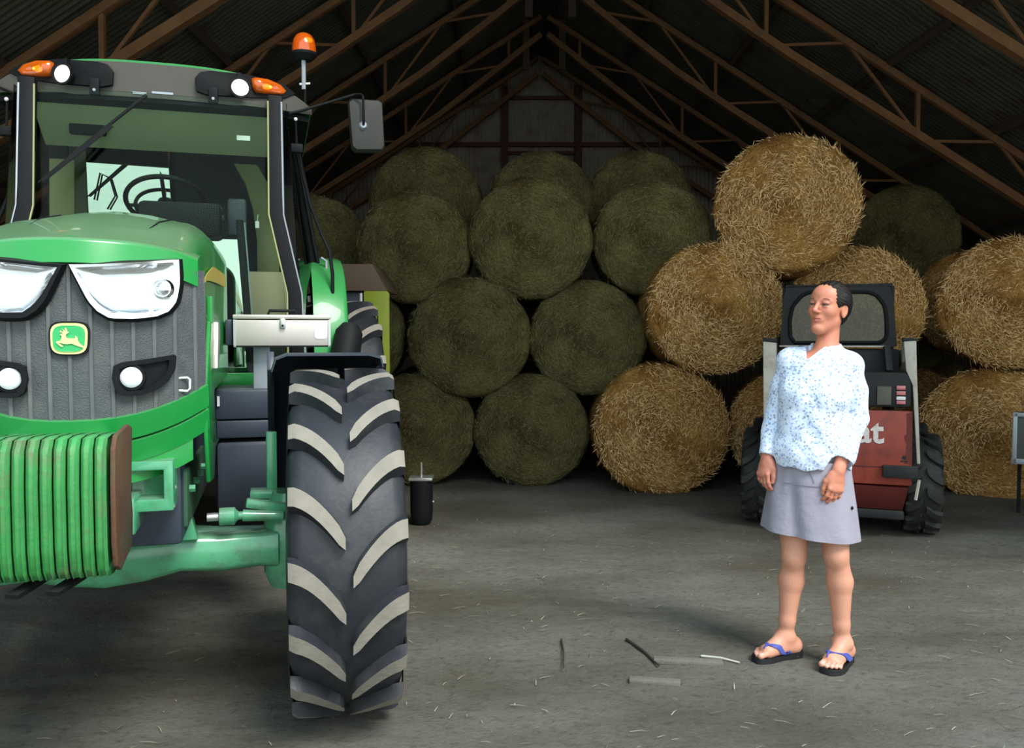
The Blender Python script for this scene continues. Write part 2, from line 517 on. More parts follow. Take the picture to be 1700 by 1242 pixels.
# ================================================================ BALES
def bale_mat(name, cA, cB, cC, sc=1.0):
    """wound fibres: noise stretched around the bale's axis"""
    m, nt, b = new_mat(name)
    tc = N(nt, 'ShaderNodeTexCoord'); sp = N(nt, 'ShaderNodeSeparateXYZ')
    nt.links.new(tc.outputs['Object'], sp.inputs[0])
    at = N(nt, 'ShaderNodeMath', operation='ARCTAN2'); nt.links.new(sp.outputs['Z'], at.inputs[0]); nt.links.new(sp.outputs['X'], at.inputs[1])
    cx = N(nt, 'ShaderNodeCombineXYZ'); nt.links.new(sp.outputs['X'], cx.inputs[0]); nt.links.new(sp.outputs['Z'], cx.inputs[1])
    ln = N(nt, 'ShaderNodeVectorMath', operation='LENGTH'); nt.links.new(cx.outputs[0], ln.inputs[0])
    def mul(a, k):
        n = N(nt, 'ShaderNodeMath', operation='MULTIPLY'); nt.links.new(a, n.inputs[0]); n.inputs[1].default_value = k; return n.outputs[0]
    pv = N(nt, 'ShaderNodeCombineXYZ')
    nt.links.new(mul(at.outputs[0], 5.0), pv.inputs[0]); nt.links.new(mul(ln.outputs['Value'], 46.0), pv.inputs[1]); nt.links.new(mul(sp.outputs['Y'], 46), pv.inputs[2])
    n1 = N(nt, 'ShaderNodeTexNoise'); n1.inputs['Scale'].default_value = 1.3 * sc; n1.inputs['Detail'].default_value = 6; n1.inputs['Roughness'].default_value = 0.65
    n1.inputs['Distortion'].default_value = 1.2
    nt.links.new(pv.outputs[0], n1.inputs['Vector'])
    n2 = N(nt, 'ShaderNodeTexNoise'); n2.inputs['Scale'].default_value = 4; n2.inputs['Detail'].default_value = 5
    nt.links.new(tc.outputs['Object'], n2.inputs['Vector'])
    n4 = N(nt, 'ShaderNodeTexNoise'); n4.inputs['Scale'].default_value = 75; n4.inputs['Detail'].default_value = 5
    nt.links.new(tc.outputs['Object'], n4.inputs['Vector'])
    ad = N(nt, 'ShaderNodeMath', operation='ADD'); nt.links.new(mul(n1.outputs['Fac'], 0.6), ad.inputs[0]); nt.links.new(mul(n4.outputs['Fac'], 0.4), ad.inputs[1])
    cr = N(nt, 'ShaderNodeValToRGB'); e = cr.color_ramp.elements
    e[0].position = 0.36; e[0].color = cA + (1,); e[1].position = 0.66; e[1].color = cC + (1,)
    k = e.new(0.5); k.color = cB + (1,)
    nt.links.new(ad.outputs[0], cr.inputs['Fac'])
    mx = N(nt, 'ShaderNodeMix', data_type='RGBA', blend_type='MULTIPLY'); mx.inputs['Factor'].default_value = 1
    r2 = N(nt, 'ShaderNodeValToRGB'); r2.color_ramp.elements[0].position = 0.35; r2.color_ramp.elements[0].color = (0.50, 0.41, 0.33, 1); r2.color_ramp.elements[1].position = 0.65
    r2.color_ramp.elements[1].color = (1, 1, 1, 1)
    nt.links.new(n2.outputs['Fac'], r2.inputs['Fac']); nt.links.new(cr.outputs['Color'], mx.inputs['A']); nt.links.new(r2.outputs['Color'], mx.inputs['B'])
    nt.links.new(mx.outputs['Result'], b.inputs['Base Color'])
    b.inputs['Roughness'].default_value = 0.85; b.inputs['Specular IOR Level'].default_value = 0.25
    bp = N(nt, 'ShaderNodeBump'); bp.inputs['Strength'].default_value = 0.9; bp.inputs['Distance'].default_value = 0.02
    nt.links.new(ad.outputs[0], bp.inputs['Height']); nt.links.new(bp.outputs['Normal'], b.inputs['Normal'])
    return m

M_hay = bale_mat('hay', (0.060, 0.050, 0.017), (0.145, 0.128, 0.044), (0.25, 0.22, 0.08))
M_straw = bale_mat('straw', (0.20, 0.090, 0.018), (0.46, 0.245, 0.058), (0.75, 0.46, 0.15))
M_hay_s = strand_mat('hay_strand', (0.08, 0.078, 0.028), (0.30, 0.27, 0.12), 0.7)
M_straw_s = strand_mat('straw_strand', (0.32, 0.145, 0.028), (1.0, 0.69, 0.29), 0.5)
M_twine = paint('twine', (0.5, 0.45, 0.3), rough=0.8)

BL = 1.15
def bale_meshes(seed, kind):
    g = np.random.default_rng(seed)
    straw = kind == 'straw'
    prof = []
    for i in range(14): prof.append((0.6 * i / 14 * 0.90, -BL / 2))
    ed = 0.085
    for i in range(7):
        t = PI / 2 * i / 6
        prof.append((0.6 - ed + ed * math.sin(t), -BL / 2 + ed - ed * math.cos(t)))
    for i in range(1, 10): prof.append((0.6, -BL / 2 + ed + (BL - 2 * ed) * i / 9))
    for i in range(1, 6):
        t = PI / 2 * i / 5
        prof.append((0.6 - ed + ed * math.cos(t), BL / 2 - ed + ed * math.sin(t)))
    prof.append((0.0, BL / 2))
    ns = 96; vs = []; off = Vector(tuple(g.uniform(0, 50, 3)))
    sag = 0.03 if straw else 0.025
    for (r, h) in prof:
        for k in range(ns):
            t = 2 * PI * k / ns
            p = Vector((r * math.cos(t), h, r * math.sin(t)))
            q = p * 3.2 + off
            dn = noise.fractal(q, 1.0, 2.0, 4)
            dsp = Vector((math.cos(t), 0, math.sin(t))) * (0.030 * dn * (r / 0.6))
            ew = max(0.0, min(1.0, (abs(h) - (BL / 2 - ed)) / ed)); ew = ew * ew * (3 - 2 * ew)
            fz = -0.034 * dn * (1 if h < 0 else -1) * ew
            if h < 0 and ew > 0:      # the wound layers of the flat end
                fz += ew * (0.004 * math.sin(r * 75 + t + 3 * dn) - (0.052 if straw else 0.022) * (1 - (r / 0.6) ** 2))
            p += dsp; p.y += fz
            # squash by its own weight: flatter bottom
            p.z *= 1 - sag * (1 if p.z < 0 else 0.3); p.x *= 1 + sag * 0.4
            vs.append(p)
    n = len(prof)
    fs = [(i * ns + k, i * ns + (k + 1) % ns, (i + 1) * ns + (k + 1) % ns, (i + 1) * ns + k) for i in range(n - 1) for k in range(ns)]
    body = MB().add(vs, fs).mesh(kind + '_bale', M_straw if straw else M_hay, angle=180)
    # loose strands lying tangentially on the end and the rim
    V = []; F = []
    cnt = 9500 if straw else 5200
    for i in range(cnt):
        on_end = g.random() < 0.62
        t = g.uniform(0, 2 * PI)
        if on_end:
            r = 0.6 * math.sqrt(g.random()); y = -BL / 2 - 0.006
            if straw: y -= 0.052 * (1 - (r / 0.6) ** 2)
            else: y -= 0.022 * (1 - (r / 0.6) ** 2)
            if r > 0.515: y += ed - math.sqrt(max(0.0, ed * ed - (r - 0.515) ** 2)) * 0.95
            y += g.uniform(-0.012, 0.012)
            p = Vector((r * math.cos(t), y, r * math.sin(t))); nr = Vector((0, -1, 0))
        else:
            y = -BL / 2 + 0.03 + abs(g.normal(0, 0.42)) ; y = min(y, BL / 2)
            r = 0.6 + g.uniform(-0.01, 0.008) if y > -BL / 2 + 0.08 else 0.575
            p = Vector((r * math.cos(t), y, r * math.sin(t))); nr = Vector((math.cos(t), 0, math.sin(t)))
        tg = Vector((-math.sin(t), 0, math.cos(t)))
        sd = nr.cross(tg)
        a = g.normal(0, 0.75 if straw else 0.45)
        d = tg * math.cos(a) + sd * math.sin(a) + nr * g.uniform(0.0, 0.22 if straw else 0.14)
        d.normalize()
        L = g.uniform(0.02, 0.07) if straw else g.uniform(0.015, 0.06)
        if g.random() < 0.006: L *= 1.7; d = (d + nr * 0.7).normalized()
        w = g.uniform(0.0011, 0.0028) if straw else g.uniform(0.0007, 0.0016)
        s = d.cross(nr).normalized() * w
        b = len(V)
        p.z *= 1 - sag * (1 if p.z < 0 else 0.3); p.x *= 1 + sag * 0.4
        e = p + d * L; c = p + d * L * 0.5 + nr * 0.004
        V += [p - s, p + s, c + s, c - s, e]
        F += [(b, b + 1, b + 2, b + 3), (b + 3, b + 2, b + 4)]
    me = bpy.data.meshes.new(kind + '_strands'); me.from_pydata([tuple(v) for v in V], [], F); me.materials.append(M_straw_s if straw else M_hay_s)
    return body, me

BM = {('hay', i): bale_meshes(20 + i, 'hay') for i in range(3)}
BM.update({('straw', i): bale_meshes(40 + i, 'straw') for i in range(3)})
bale_i = 0
def bale(kind, X, Yf, Z, r, lab, group, yaw=0.0):
    """Yf: y of the front face"""
    global bale_i
    body, strands = BM[(kind, bale_i % 3)]
    s = r / 0.6
    o = bpy.data.objects.new(kind + '_bale', body)
    o.location = (X - math.sin(yaw) * BL / 2 * s, Yf + BL / 2 * s * math.cos(yaw), Z)
    o.scale = (s, 1.0 if s < 1.02 else s, s)
    o.rotation_euler = (0, bale_i * 1.3 * 0, yaw)
    link(o, label=lab, cat='bale', group=group)
    c = bpy.data.objects.new('loose_strands', strands); link(c, o); c['kind'] = 'stuff'
    bale_i += 1
    return o
def bpx(kind, cx, cy, rpx, D, lab, group, yaw=0.0):
    k = 1400.0 / D
    p = P(cx, cy, D)
    be = math.atan2(p.x, D); yaw += -be * (0.85 if kind == 'straw' else 0.35)
    return bale(kind, p.x, D, p.z, rpx / k, lab, group, yaw)

GH = 'round hay bales stacked in the middle of the barn'
GS = 'golden straw bales stacked on the right'
GB = 'round hay bales of the second layer behind'
# middle stack, front layer
bpx('hay', 692, 714, 96, 8.5, 'dark green round hay bale on the floor just right of the tractor tyre', GH, 0.03)
bpx('hay', 882, 717, 96, 8.5, 'dark green round hay bale on the floor, middle of the bottom row', GH)
bpx('hay', 500, 714, 96, 8.5, 'round hay bale on the floor hidden behind the tractor wheel', GH)
bpx('hay', 778, 560, 102, 8.42, 'round hay bale in the second row, upper right of the tractor tyre', GH)
bpx('hay', 975, 562, 97, 8.5, 'round hay bale in the second row, left of the straw stack', GH, -0.04)
bpx('hay', 575, 560, 96, 8.55, 'round hay bale peeping out right of the lime green panel', GH)
bpx('hay', 687, 411, 94, 8.5, 'round hay bale in the third row below the tractor mirror', GH)
bpx('hay', 881, 396, 102, 8.40, 'round hay bale in the third row, straight under the gable peak', GH)
bpx('hay', 1084, 396, 97, 8.5, 'round hay bale in the third row, left of the topmost straw bale', GH)
bpx('hay', 520, 412, 88, 9.0, 'round hay bale seen just above the green tractor fender', GH)
# second layer, stacked in columns, the top ones look over the front layer
for px, labs in ((705, ('left', 'behind the bale below the mirror')), (900, ('middle', 'behind the bale under the gable peak')), (1064, ('right', 'just left of the golden straw'))):
    X = P(px, 335, 9.75).x
    if px == 900: X = P(899, 335, 9.75).x
    bale('hay', X, 9.78, 3.06, 0.60 if px != 705 else 0.64, '%s hay bale on top of the back layer, %s' % labs, GB)
for X in (-0.98, 0.34, 1.58):
    for z in (0.6, 1.83):
        bale('hay', X, 9.85, z, 0.595, 'hay bale hidden in the back layer under the bales that show on top', 'hidden hay bales of the back layer')
# green bale at the right, behind the straw
bpx('hay', 1507, 392, 86, 10.4, 'dark green round hay bale resting right of the topmost straw bale', GB)
for X, z in ((4.9, 1.55), (4.2, 0.6), (5.45, 0.6)):
    bale('hay', X, 10.5, z, 0.58, 'hay bale hidden behind the straw stack', 'hidden hay bales on the right')
# straw stack
bpx('straw', 1100, 716, 113, 8.1, 'golden straw bale on the floor, leftmost and lowest of the straw stack', GS, 0.12)
bpx('straw', 1318, 716, 106, 8.15, 'straw bale on the floor in the dark behind the skid steer, left part', GS)
bpx('straw', 1190, 513, 112, 7.95, 'golden straw bale in the second row, left of the skid steer cab', GS, 0.16)
bpx('straw', 1420, 515, 108, 8.15, 'straw bale in the second row, behind the skid steer cab', GS)
bpx('straw', 1306, 339, 117, 7.85, 'bright golden straw bale on the very top of the straw stack', GS, -0.03)
bpx('straw', 1528, 700, 86, 9.5, 'straw bale on the floor between skid steer and the right bale', GS)
bpx('straw', 1618, 505, 90, 9.3, 'straw bale wedged behind the big bale at the right picture edge', GS)
bpx('straw', 1648, 725, 116, 7.95, 'straw bale on the floor right of the skid steer tyre', GS, -0.05)
bpx('straw', 1680, 503, 112, 7.75, 'big golden straw bale at the right picture edge, second row', GS, -0.08)
# ================================================================ THE GREEN TRACTOR
TA = R(16); TO = Vector((-1.54, 3.20, 0))
TXL = Vector((math.cos(TA), math.sin(TA), 0)); TYL = Vector((-math.sin(TA), math.cos(TA), 0))
def T(px, py, ly):
    """measured from the photograph on the tractor's own cross plane ly: (lx, ly, z)"""
    d = ray(px, py); o = Vector((0, 0, CAM_H)) - TO
    t = (ly - o.dot(TYL)) / d.dot(TYL)
    p = o + d * t
    return Vector((p.dot(TXL), ly, p.z))
def nose(lx, z=1.5):
    return -0.60 + 1.25 * lx * lx + 0.10 * (1.48 - z) ** 2
def TN(px, py, out=0.0):
    ly = -0.55
    for _ in range(8):
        p = T(px, py, ly); ly = nose(p.x, p.z)
    return Vector((p.x, nose(p.x, p.z) - out, p.z))
def nz(lx, z, out=0.0): return Vector((lx, nose(lx, z) - out, z))

G_ = (0.012, 0.285, 0.050)
M_green = paint('tractor_green', G_, rough=0.28, var=0.08, dust=0.75, dustcol=(0.17, 0.25, 0.15), coat=0.35, grime=0.12, grimecol=(0.12, 0.16, 0.08))
M_green2 = paint('tractor_green_side', G_, rough=0.35, var=0.1, dust=0.25, dustcol=(0.17, 0.27, 0.17), coat=0.3)
M_axle = paint('axle_green', (0.09, 0.40, 0.20), rough=0.24, var=0.2, grime=0.5, grimecol=(0.09, 0.12, 0.08), coat=0.6, dust=0.5, dustcol=(0.18, 0.25, 0.18), gscale=9)  # cyan sheen of the axle casting put into the base colour
M_frame = paint('grimy_frame', (0.03, 0.10, 0.05), rough=0.7, var=0.3, grime=0.8, grimecol=(0.06, 0.055, 0.04), gscale=12)
M_weight = paint('chipped_green_iron', (0.06, 0.34, 0.09), rough=0.45, var=0.25, scale=14, grime=0.75, grimecol=(0.17, 0.15, 0.09), bump=0.25, bscale=45, gscale=7, coat=0.2)
M_rust = paint('rusty_weight_side', (0.12, 0.055, 0.028), rough=0.85, var=0.3, bump=0.3, grime=0.4, grimecol=(0.05, 0.13, 0.05))
M_grille = paint('grille_grey', (0.085, 0.095, 0.098), rough=0.5, var=0.2, scale=4, grime=0.45, grimecol=(0.20, 0.19, 0.17), gscale=6)
M_fin = paint('dusty_fin', (0.11, 0.12, 0.12), rough=0.6, var=0.3, scale=9, grime=0.6, grimecol=(0.17, 0.16, 0.145), gscale=9)
M_mesh = paint('grille_mesh', (0.075, 0.085, 0.088), rough=0.6, var=0.3, scale=30, grime=0.6, grimecol=(0.13, 0.13, 0.12), bump=0.5, bscale=220)
M_plastic = paint('black_plastic', (0.008, 0.009, 0.010), rough=0.6, var=0.2, dust=0.2, dustcol=(0.07, 0.07, 0.06), spec=0.15)
M_slate = paint('slate_plastic', (0.036, 0.048, 0.068), rough=0.42, var=0.15, dust=0.35, dustcol=(0.10, 0.11, 0.12))
M_roofgrey = paint('roof_front_grey', (0.085, 0.08, 0.065), rough=0.55, var=0.15)
M_rubber = paint('tyre_rubber', (0.020, 0.022, 0.028), rough=0.5, var=0.35, scale=5, grime=0.5, grimecol=(0.060, 0.062, 0.058), bump=0.1)
M_lugtop = paint('worn_dusty_lug_top', (0.25, 0.228, 0.185), rough=0.85, var=0.2, scale=20, bump=0.2)
M_beige = paint('cab_lining_beige', (0.34, 0.36, 0.22), rough=0.8, var=0.1)
M_beige2 = paint('pillar_trim_beige', (0.32, 0.34, 0.16), rough=0.7, var=0.08)
M_seat = paint('seat_fabric', (0.022, 0.026, 0.022), rough=0.95, var=0.3)
M_chrome = paint('chrome_reflector', (0.93, 0.94, 0.95), rough=0.10, metal=1.0, var=0.02)
M_steelb = paint('bright_steel', (0.62, 0.62, 0.60), rough=0.3, metal=0.8, var=0.1)
M_alu = paint('aluminium_tread_sheet', (0.62, 0.58, 0.52), rough=0.38, metal=0.45, var=0.08, scale=20)
M_galv = paint('galvanised_post', (0.36, 0.40, 0.44), rough=0.5, metal=0.35, var=0.12, scale=12)
M_yellow = paint('yellow_decal', (0.62, 0.48, 0.10), rough=0.4)
M_yellogo = paint('logo_yellow', (0.85, 0.80, 0.30), rough=0.4, var=0.02)
M_logogreen = paint('logo_green', (0.03, 0.42, 0.12), rough=0.35, var=0.02)
M_white = paint('white_paint', (0.8, 0.8, 0.78), rough=0.5)
M_lime = paint('lime_green_panel', (0.30, 0.36, 0.02), rough=0.5, var=0.08)
M_brown = paint('brown_panel', (0.13, 0.085, 0.05), rough=0.7, var=0.15)
M_card = paint('cardboard', (0.42, 0.33, 0.22), rough=0.9, var=0.12)
M_wind = glass('windshield_glass', tint=(0.86, 0.94, 0.88), refl=0.004, haze=0.0, hazecol=(0.55, 0.7, 0.6))
M_cabglass = glass('mirror_pane_glass', tint=(0.5, 0.6, 0.55), refl=0.95)  # near-mirror, reflectance raised so the cab panes show bright daylight
M_lens = glass('clear_lens', tint=(0.95, 0.97, 0.97), refl=0.10)
M_rim = paint('wheel_rim_yellow', (0.7, 0.5, 0.04), rough=0.5)

m, nt_, b_ = new_mat('amber_lens')
b_.inputs['Base Color'].default_value = (0.95, 0.17, 0.01, 1); b_.inputs['Roughness'].default_value = 0.15
b_.inputs['Transmission Weight'].default_value = 0.35; b_.inputs['Coat Weight'].default_value = 0.8
M_amber = m
m, nt_, b_ = new_mat('lit_amber_bulb')
b_.inputs['Base Color'].default_value = (1, 0.4, 0.02, 1); b_.inputs['Emission Color'].default_value = (1.0, 0.36, 0.02, 1); b_.inputs['Emission Strength'].default_value = 6
M_bulb = m
m, nt_, b_ = new_mat('lit_work_lamp')
b_.inputs['Base Color'].default_value = (0.9, 0.88, 0.8, 1); b_.inputs['Emission Color'].default_value = (1.0, 0.95, 0.80, 1); b_.inputs['Emission Strength'].default_value = 0.75
M_lampface = m
m, nt_, b_ = new_mat('frosted_white_lamp')
b_.inputs['Base Color'].default_value = (0.80, 0.86, 0.88, 1); b_.inputs['Roughness'].default_value = 0.12; b_.inputs['Coat Weight'].default_value = 1; b_.inputs['Emission Color'].default_value = (0.9, 0.97, 1, 1); b_.inputs['Emission Strength'].default_value = 0.25
M_lampwhite = m

TR = empty('tractor', TO, TA, label='large green farm tractor facing the camera, front weights and amber beacon', cat='tractor')

# ---- hood: lofted shell from behind the grille band to the cab
def hood_ring(ly, hw, z0, zt, sh):
    """half width, bottom z, top z, shoulder radius"""
    pts = []
    pts.append((-hw, z0)); pts.append((-hw, zt - sh * 1.15))
    for k in range(1, 7):
        t = PI / 2 * k / 6
        pts.append((-hw + sh * (1 - math.cos(t)), zt - sh * 1.15 + sh * 0.95 * math.sin(t)))
    pts.append((-hw * 0.35, zt - 0.0)); pts.append((0, zt + 0.012))
    full = pts + [(-x, z) for (x, z) in pts[:-1][::-1]]
    return [(x, (nose(x, 1.8) + ly[0]) if isinstance(ly, tuple) else ly, z) for x, z in full]
mb = MB()
rings = []
for (ly, hw, z0, zt, sh) in (((0.02,), 0.350, 1.66, 1.806, 0.055), ((0.10,), 0.358, 1.58, 1.835, 0.07), (-0.24, 0.362, 1.42, 1.895, 0.09), (-0.05, 0.362, 1.36, 1.945, 0.11), (0.3, 0.362, 1.34, 2.005, 0.12), (0.8, 0.368, 1.34, 2.03, 0.13), (1.38, 0.375, 1.34, 2.03, 0.13)):
    rings.append(hood_ring(ly, hw, z0, zt, sh))
mb.loft(rings, caps=False, closed=False)
mb.build('hood', M_green, TR, thick=0.012, angle=50)
# front band of the hood, wrapping round the nose above the headlights
mb = MB()
def band(u, v):
    lx = -0.365 + 0.73 * u
    zb = TN(200, 439).z - 0.06 * (abs(lx) / 0.365) ** 3
    zt_ = 1.800 + 0.012 * (1 - (lx / 0.36) ** 2) - 0.03 * (abs(lx) / 0.365) ** 4
    z = zb + (zt_ - zb) * min(1, v * 1.25)
    y = nose(lx, z) - 0.015 + 0.11 * max(0, v - 0.8) / 0.2 + 0.02 * v
    if v > 0.8: z = zt_ + 0.018 * (v - 0.8) / 0.2
    return (lx, y, z)
mb.grid(band, 30, 12)
mb.build('hood_front', M_green, TR, thick=0.01, angle=60)
# crease lines on the hood
for s in (-1, 1):
    MB().tube([(s * 0.19, -0.24, 1.885), (s * 0.20, -0.05, 1.934), (s * 0.21, 0.3, 1.992), (s * 0.21, 0.8, 2.017)], 0.003, 6).build('hood_seam', M_plastic, TR)
    # yellow stripe that starts on the hood flank
    o = MB().grid(lambda u, v: (s * (0.368 + 0.006), -0.22 + 1.5 * u, 1.70 + 0.075 * u ** 0.5 * 0.6 + (0.015 + 0.05 * min(1, u * 3)) * (v) + 0.02 * u), 16, 2).build('hood_stripe', M_yellow, TR, thick=0.003)

# ---- grille: dark mesh body with vertical fins
mb = MB()
def gsurf(u, v, out=0.0):
    lx = -0.385 + 0.77 * u
    zb = 1.235 + 0.10 * (abs(lx) / 0.385) ** 2.5
    zt_ = TN(200, 441).z
    z = zb + (zt_ - zb) * v
    return (lx, nose(lx, z) - out, z)
mb.grid(lambda u, v: gsurf(u, v), 40, 20)
mb.build('grille_screen', M_mesh, TR, thick=0.02, angle=60)
mb = MB()
for s in (-1, 1):      # cheeks at both sides, going back along the hood
    mb = MB(); mb.grid(lambda u, v: (s * (0.385 - 0.02 * u), nose(0.385) + 0.30 * u, (1.335 + 0.13 * u) + (1.70 + 0.02 * u - 1.335 - 0.13 * u) * v), 6, 6); mb.build('grille_cheek', M_grille, TR, thick=0.008)

for i in range(13):
    lx = -0.354 + 0.059 * i
    m = MB()
    w = 0.0085; rs = []
    for j in range(13):
        v = j / 12; u = (lx + 0.385) / 0.77
        p = gsurf(u, v * 0.985 + 0.005)
        rs.append([(p[0] - w, p[1] + 0.002, p[2]), (p[0] - w * 0.6, p[1] - 0.006, p[2]), (p[0] + w * 0.6, p[1] - 0.006, p[2]), (p[0] + w, p[1] + 0.002, p[2])])
    m.loft(rs); m.build('grille_fin', M_fin, TR)
# lower lip of green under the grille, two stepped bands
for (za, zb_, out, nm) in ((0.0, -0.075, 0.012, 'grille_lip'), (-0.085, -0.155, -0.006, 'lower_apron')):
    m = MB()
    m.grid(lambda u, v: ((-0.392 + 0.784 * u), nose(-0.392 + 0.784 * u) - out + 0.02 * v, 1.237 + 0.10 * (abs(-0.392 + 0.784 * u) / 0.392) ** 2.5 * (1 + 0.9 * 0) + za + (zb_ - za) * v), 34, 4)
    m.build(nm, M_green2, TR, thick=0.02)
mb = MB(); mb.grid(lambda u, v: ((-0.34 + 0.68 * u), nose(-0.34 + 0.68 * u) + 0.03, 1.10 + 0.06 * (abs(-0.34 + 0.68 * u) / 0.34) ** 3 - 0.08 * v), 20, 2)
mb.build('apron_bottom', M_green2, TR, thick=0.02)

# ---- headlights: swept polygons on the curved nose
def npoly(pts, out): return [TN(x, y, out) for x, y in pts]
def fan_shape(pts3, depth, name, mat, parent, **k):
    m = MB(); m.prism(pts3, (0, depth, 0)); return m.build(name, mat, parent, **k)
HLo = [(119, 441), (170, 440), (235, 437), (299, 432), (301, 470), (296, 500), (284, 517), (262, 526), (225, 530), (186, 529), (165, 517), (150, 500), (133, 468)]
HLi = [(128, 446), (172, 444), (235, 441), (292, 437), (294, 468), (289, 496), (279, 510), (260, 518), (225, 521), (190, 520), (171, 509), (157, 494), (140, 466)]
def resample(pts, n):
    P2 = [Vector((x, y)) for x, y in pts]; P2.append(P2[0]); L = [0]
    for i in range(1, len(P2)): L.append(L[-1] + (P2[i] - P2[i - 1]).length)
    o = []
    for k in range(n):
        t = L[-1] * k / n; i = max(j for j in range(len(L)) if L[j] <= t); i = min(i, len(P2) - 2)
        q = P2[i].lerp(P2[i + 1], (t - L[i]) / (L[i + 1] - L[i])); o.append((q.x, q.y))
    return o
for s in (1, -1):
    def mir(p): return Vector((p.x * s, p.y, p.z))
    hl = empty('headlight', (0, 0, 0)); hl.parent = TR
    a = [mir(TN(x, y, 0.040)) for x, y in resample(HLo, 48)]
    b = [mir(TN(x, y, 0.038)) for x, y in resample(HLi, 48)]
    c = [p + Vector((0, 0.05, 0)) for p in b]; d = [p + Vector((0, 0.06, 0)) for p in a]
    MB().loft([d, a, b, c], caps=False).build('bezel', M_chrome if s > 0 else M_plastic, hl, angle=30)
    # reflector bowl: subdivided toward the centre
    cen = Vector((0, 0, 0))
    for p in b: cen += p
    cen /= len(b)
    rr = [[Vector((cen.x + (p.x - cen.x) * k, 0, cen.z + (p.z - cen.z) * k)) for p in b] for k in (1, 0.85, 0.65, 0.4, 0.15)]
    for q_, k in zip(rr, (0, .012, .018, .02, .02)):
        for p in q_: p.y = nose(p.x, p.z) - 0.034 + k
    m = MB(); m.loft(rr, caps=False); m.add(rr[-1], [tuple(range(48))]); m.build('reflector', M_chrome, hl, angle=80)
    lr = [[Vector((cen.x + (p.x - cen.x) * k, 0, cen.z + (p.z - cen.z) * k)) for p in b] for k in (1, 0.7, 0.35, 0.05)]
    for q in lr:
        for p in q: p.y = nose(p.x, p.z) - 0.042
    m = MB(); m.loft(lr, caps=False); m.add(lr[-1], [tuple(range(48))]); m.build('lens', M_lens, hl, angle=80)
    # projector bulb at the outer end
    q = TN(271, 480); q.x *= s
    m = MB(); m.lathe([(0.036, 0), (0.034, 0.008), (0.027, 0.014), (0.024, 0.010), (0.014, 0.016), (0.0, 0.02)], (q.x, q.y - 0.004, q.z), 'Y', 24)
    for i_ in range(len(m.v)): m.v[i_] = (m.v[i_][0], 2 * (q.y - 0.012) - m.v[i_][1], m.v[i_][2])
    m.build('projector', M_chrome, hl)
    m = MB(); m.lathe([(0.013, 0), (0.010, -0.01), (0, -0.013)], (q.x, q.y - 0.022, q.z), 'Y', 16); m.build('bulb', M_slate, hl)
    # dark surround
    e = [mir(TN(x, y, 0.034)) for x, y in resample(HLo, 48)]
    ce = Vector((0, 0, 0))
    for p in e: ce += p
    ce /= 48
    f_ = []
    for p in e:
        v = (p - ce); v.y = 0; g_ = p + v.normalized() * 0.010; g_.y = nose(g_.x, g_.z) - 0.012; f_.append(g_)
    MB().loft([f_, e, [p + Vector((0, 0.03, 0)) for p in e]], caps=False).build('surround', M_plastic, hl)
    # fog lamp pod with its round lamp
    pod = [(191, 607), (205, 601), (245, 596), (294, 588), (292, 612), (280, 632), (262, 647), (240, 655), (210, 657), (194, 648), (188, 628)]
    pin = [(201, 612), (215, 607), (250, 603), (283, 597), (281, 613), (270, 628), (254, 640), (236, 647), (212, 649), (202, 642), (198, 628)]
    fg = empty('fog_lamp', (0, 0, 0)); fg.parent = TR
    a = [mir(TN(x, y, 0.030)) for x, y in resample(pod, 40)]; b = [mir(TN(x, y, 0.030)) for x, y in resample(pin, 40)]
    c = [p + Vector((0, 0.016, 0)) for p in b]; d = [p + Vector((0, 0.05, 0)) for p in a]
    m = MB(); m.loft([d, a, b, c], caps=False); m.add(c, [tuple(range(40))]); m.build('lamp_pod', M_plastic, fg, angle=40)
    q = TN(220, 626); q.x *= s
    m = MB(); m.lathe([(0.033, 0.03), (0.033, -0.006), (0.028, -0.012), (0.018, -0.018), (0.0, -0.021)], (q.x, q.y - 0.022, q.z), 'Y', 28); m.build('lamp_lens', M_lampwhite, fg)
    m = MB(); m.lathe([(0.042, 0.02), (0.042, -0.004), (0.034, -0.004), (0.034, 0.02)], (q.x, q.y - 0.02, q.z), 'Y', 28); m.build('lamp_ring', M_plastic, fg)
    # chrome-white latch hoop at the cheek
    hp = [T(x, y, -0.44) for x, y in ((298, 627), (313, 626), (317, 629), (317, 644), (313, 648), (297, 647))]
    hp = [Vector((p.x * s, p.y - 0.04, p.z)) for p in hp]
    MB().tube(hp, 0.004, 8).build('latch_hoop', M_white, TR)

# ---- emblem: rounded shield with a leaping deer, on the nose
EC = TN(116, 562); es = 0.062
def ept(x, y, out):     # emblem image coords (crop pixels 1552x1242 over 100x80 px) -> nose
    return TN(70 + x / 15.52, 520 + y / 15.52, out)
def sq(cx, cy, rx, ry, n=40, p=3.6):
    o = []
    for k in range(n):
        t = 2 * PI * k / n; c, s_ = math.cos(t), math.sin(t)
        x = abs(c) ** (2 / p) * (1 if c > 0 else -1); y = abs(s_) ** (2 / p) * (1 if s_ > 0 else -1)
        o.append((cx + rx * x * (1 - 0.06 * (y + 1) / 2 * 1), cy + ry * y))
    return o
emb = empty('emblem', (0, 0, 0)); emb.parent = TR
for nm, rx, ry, out, mt in (('emblem_base', 545, 445, 0.014, M_plastic), ('emblem_border', 490, 400, 0.018, M_yellogo), ('emblem_field', 425, 335, 0.021, M_logogreen)):
    MB().prism([ept(x, y, out) for x, y in sq(722, 655, rx, ry)], (0, 0.012, 0)).build(nm, mt, emb, smooth=False)
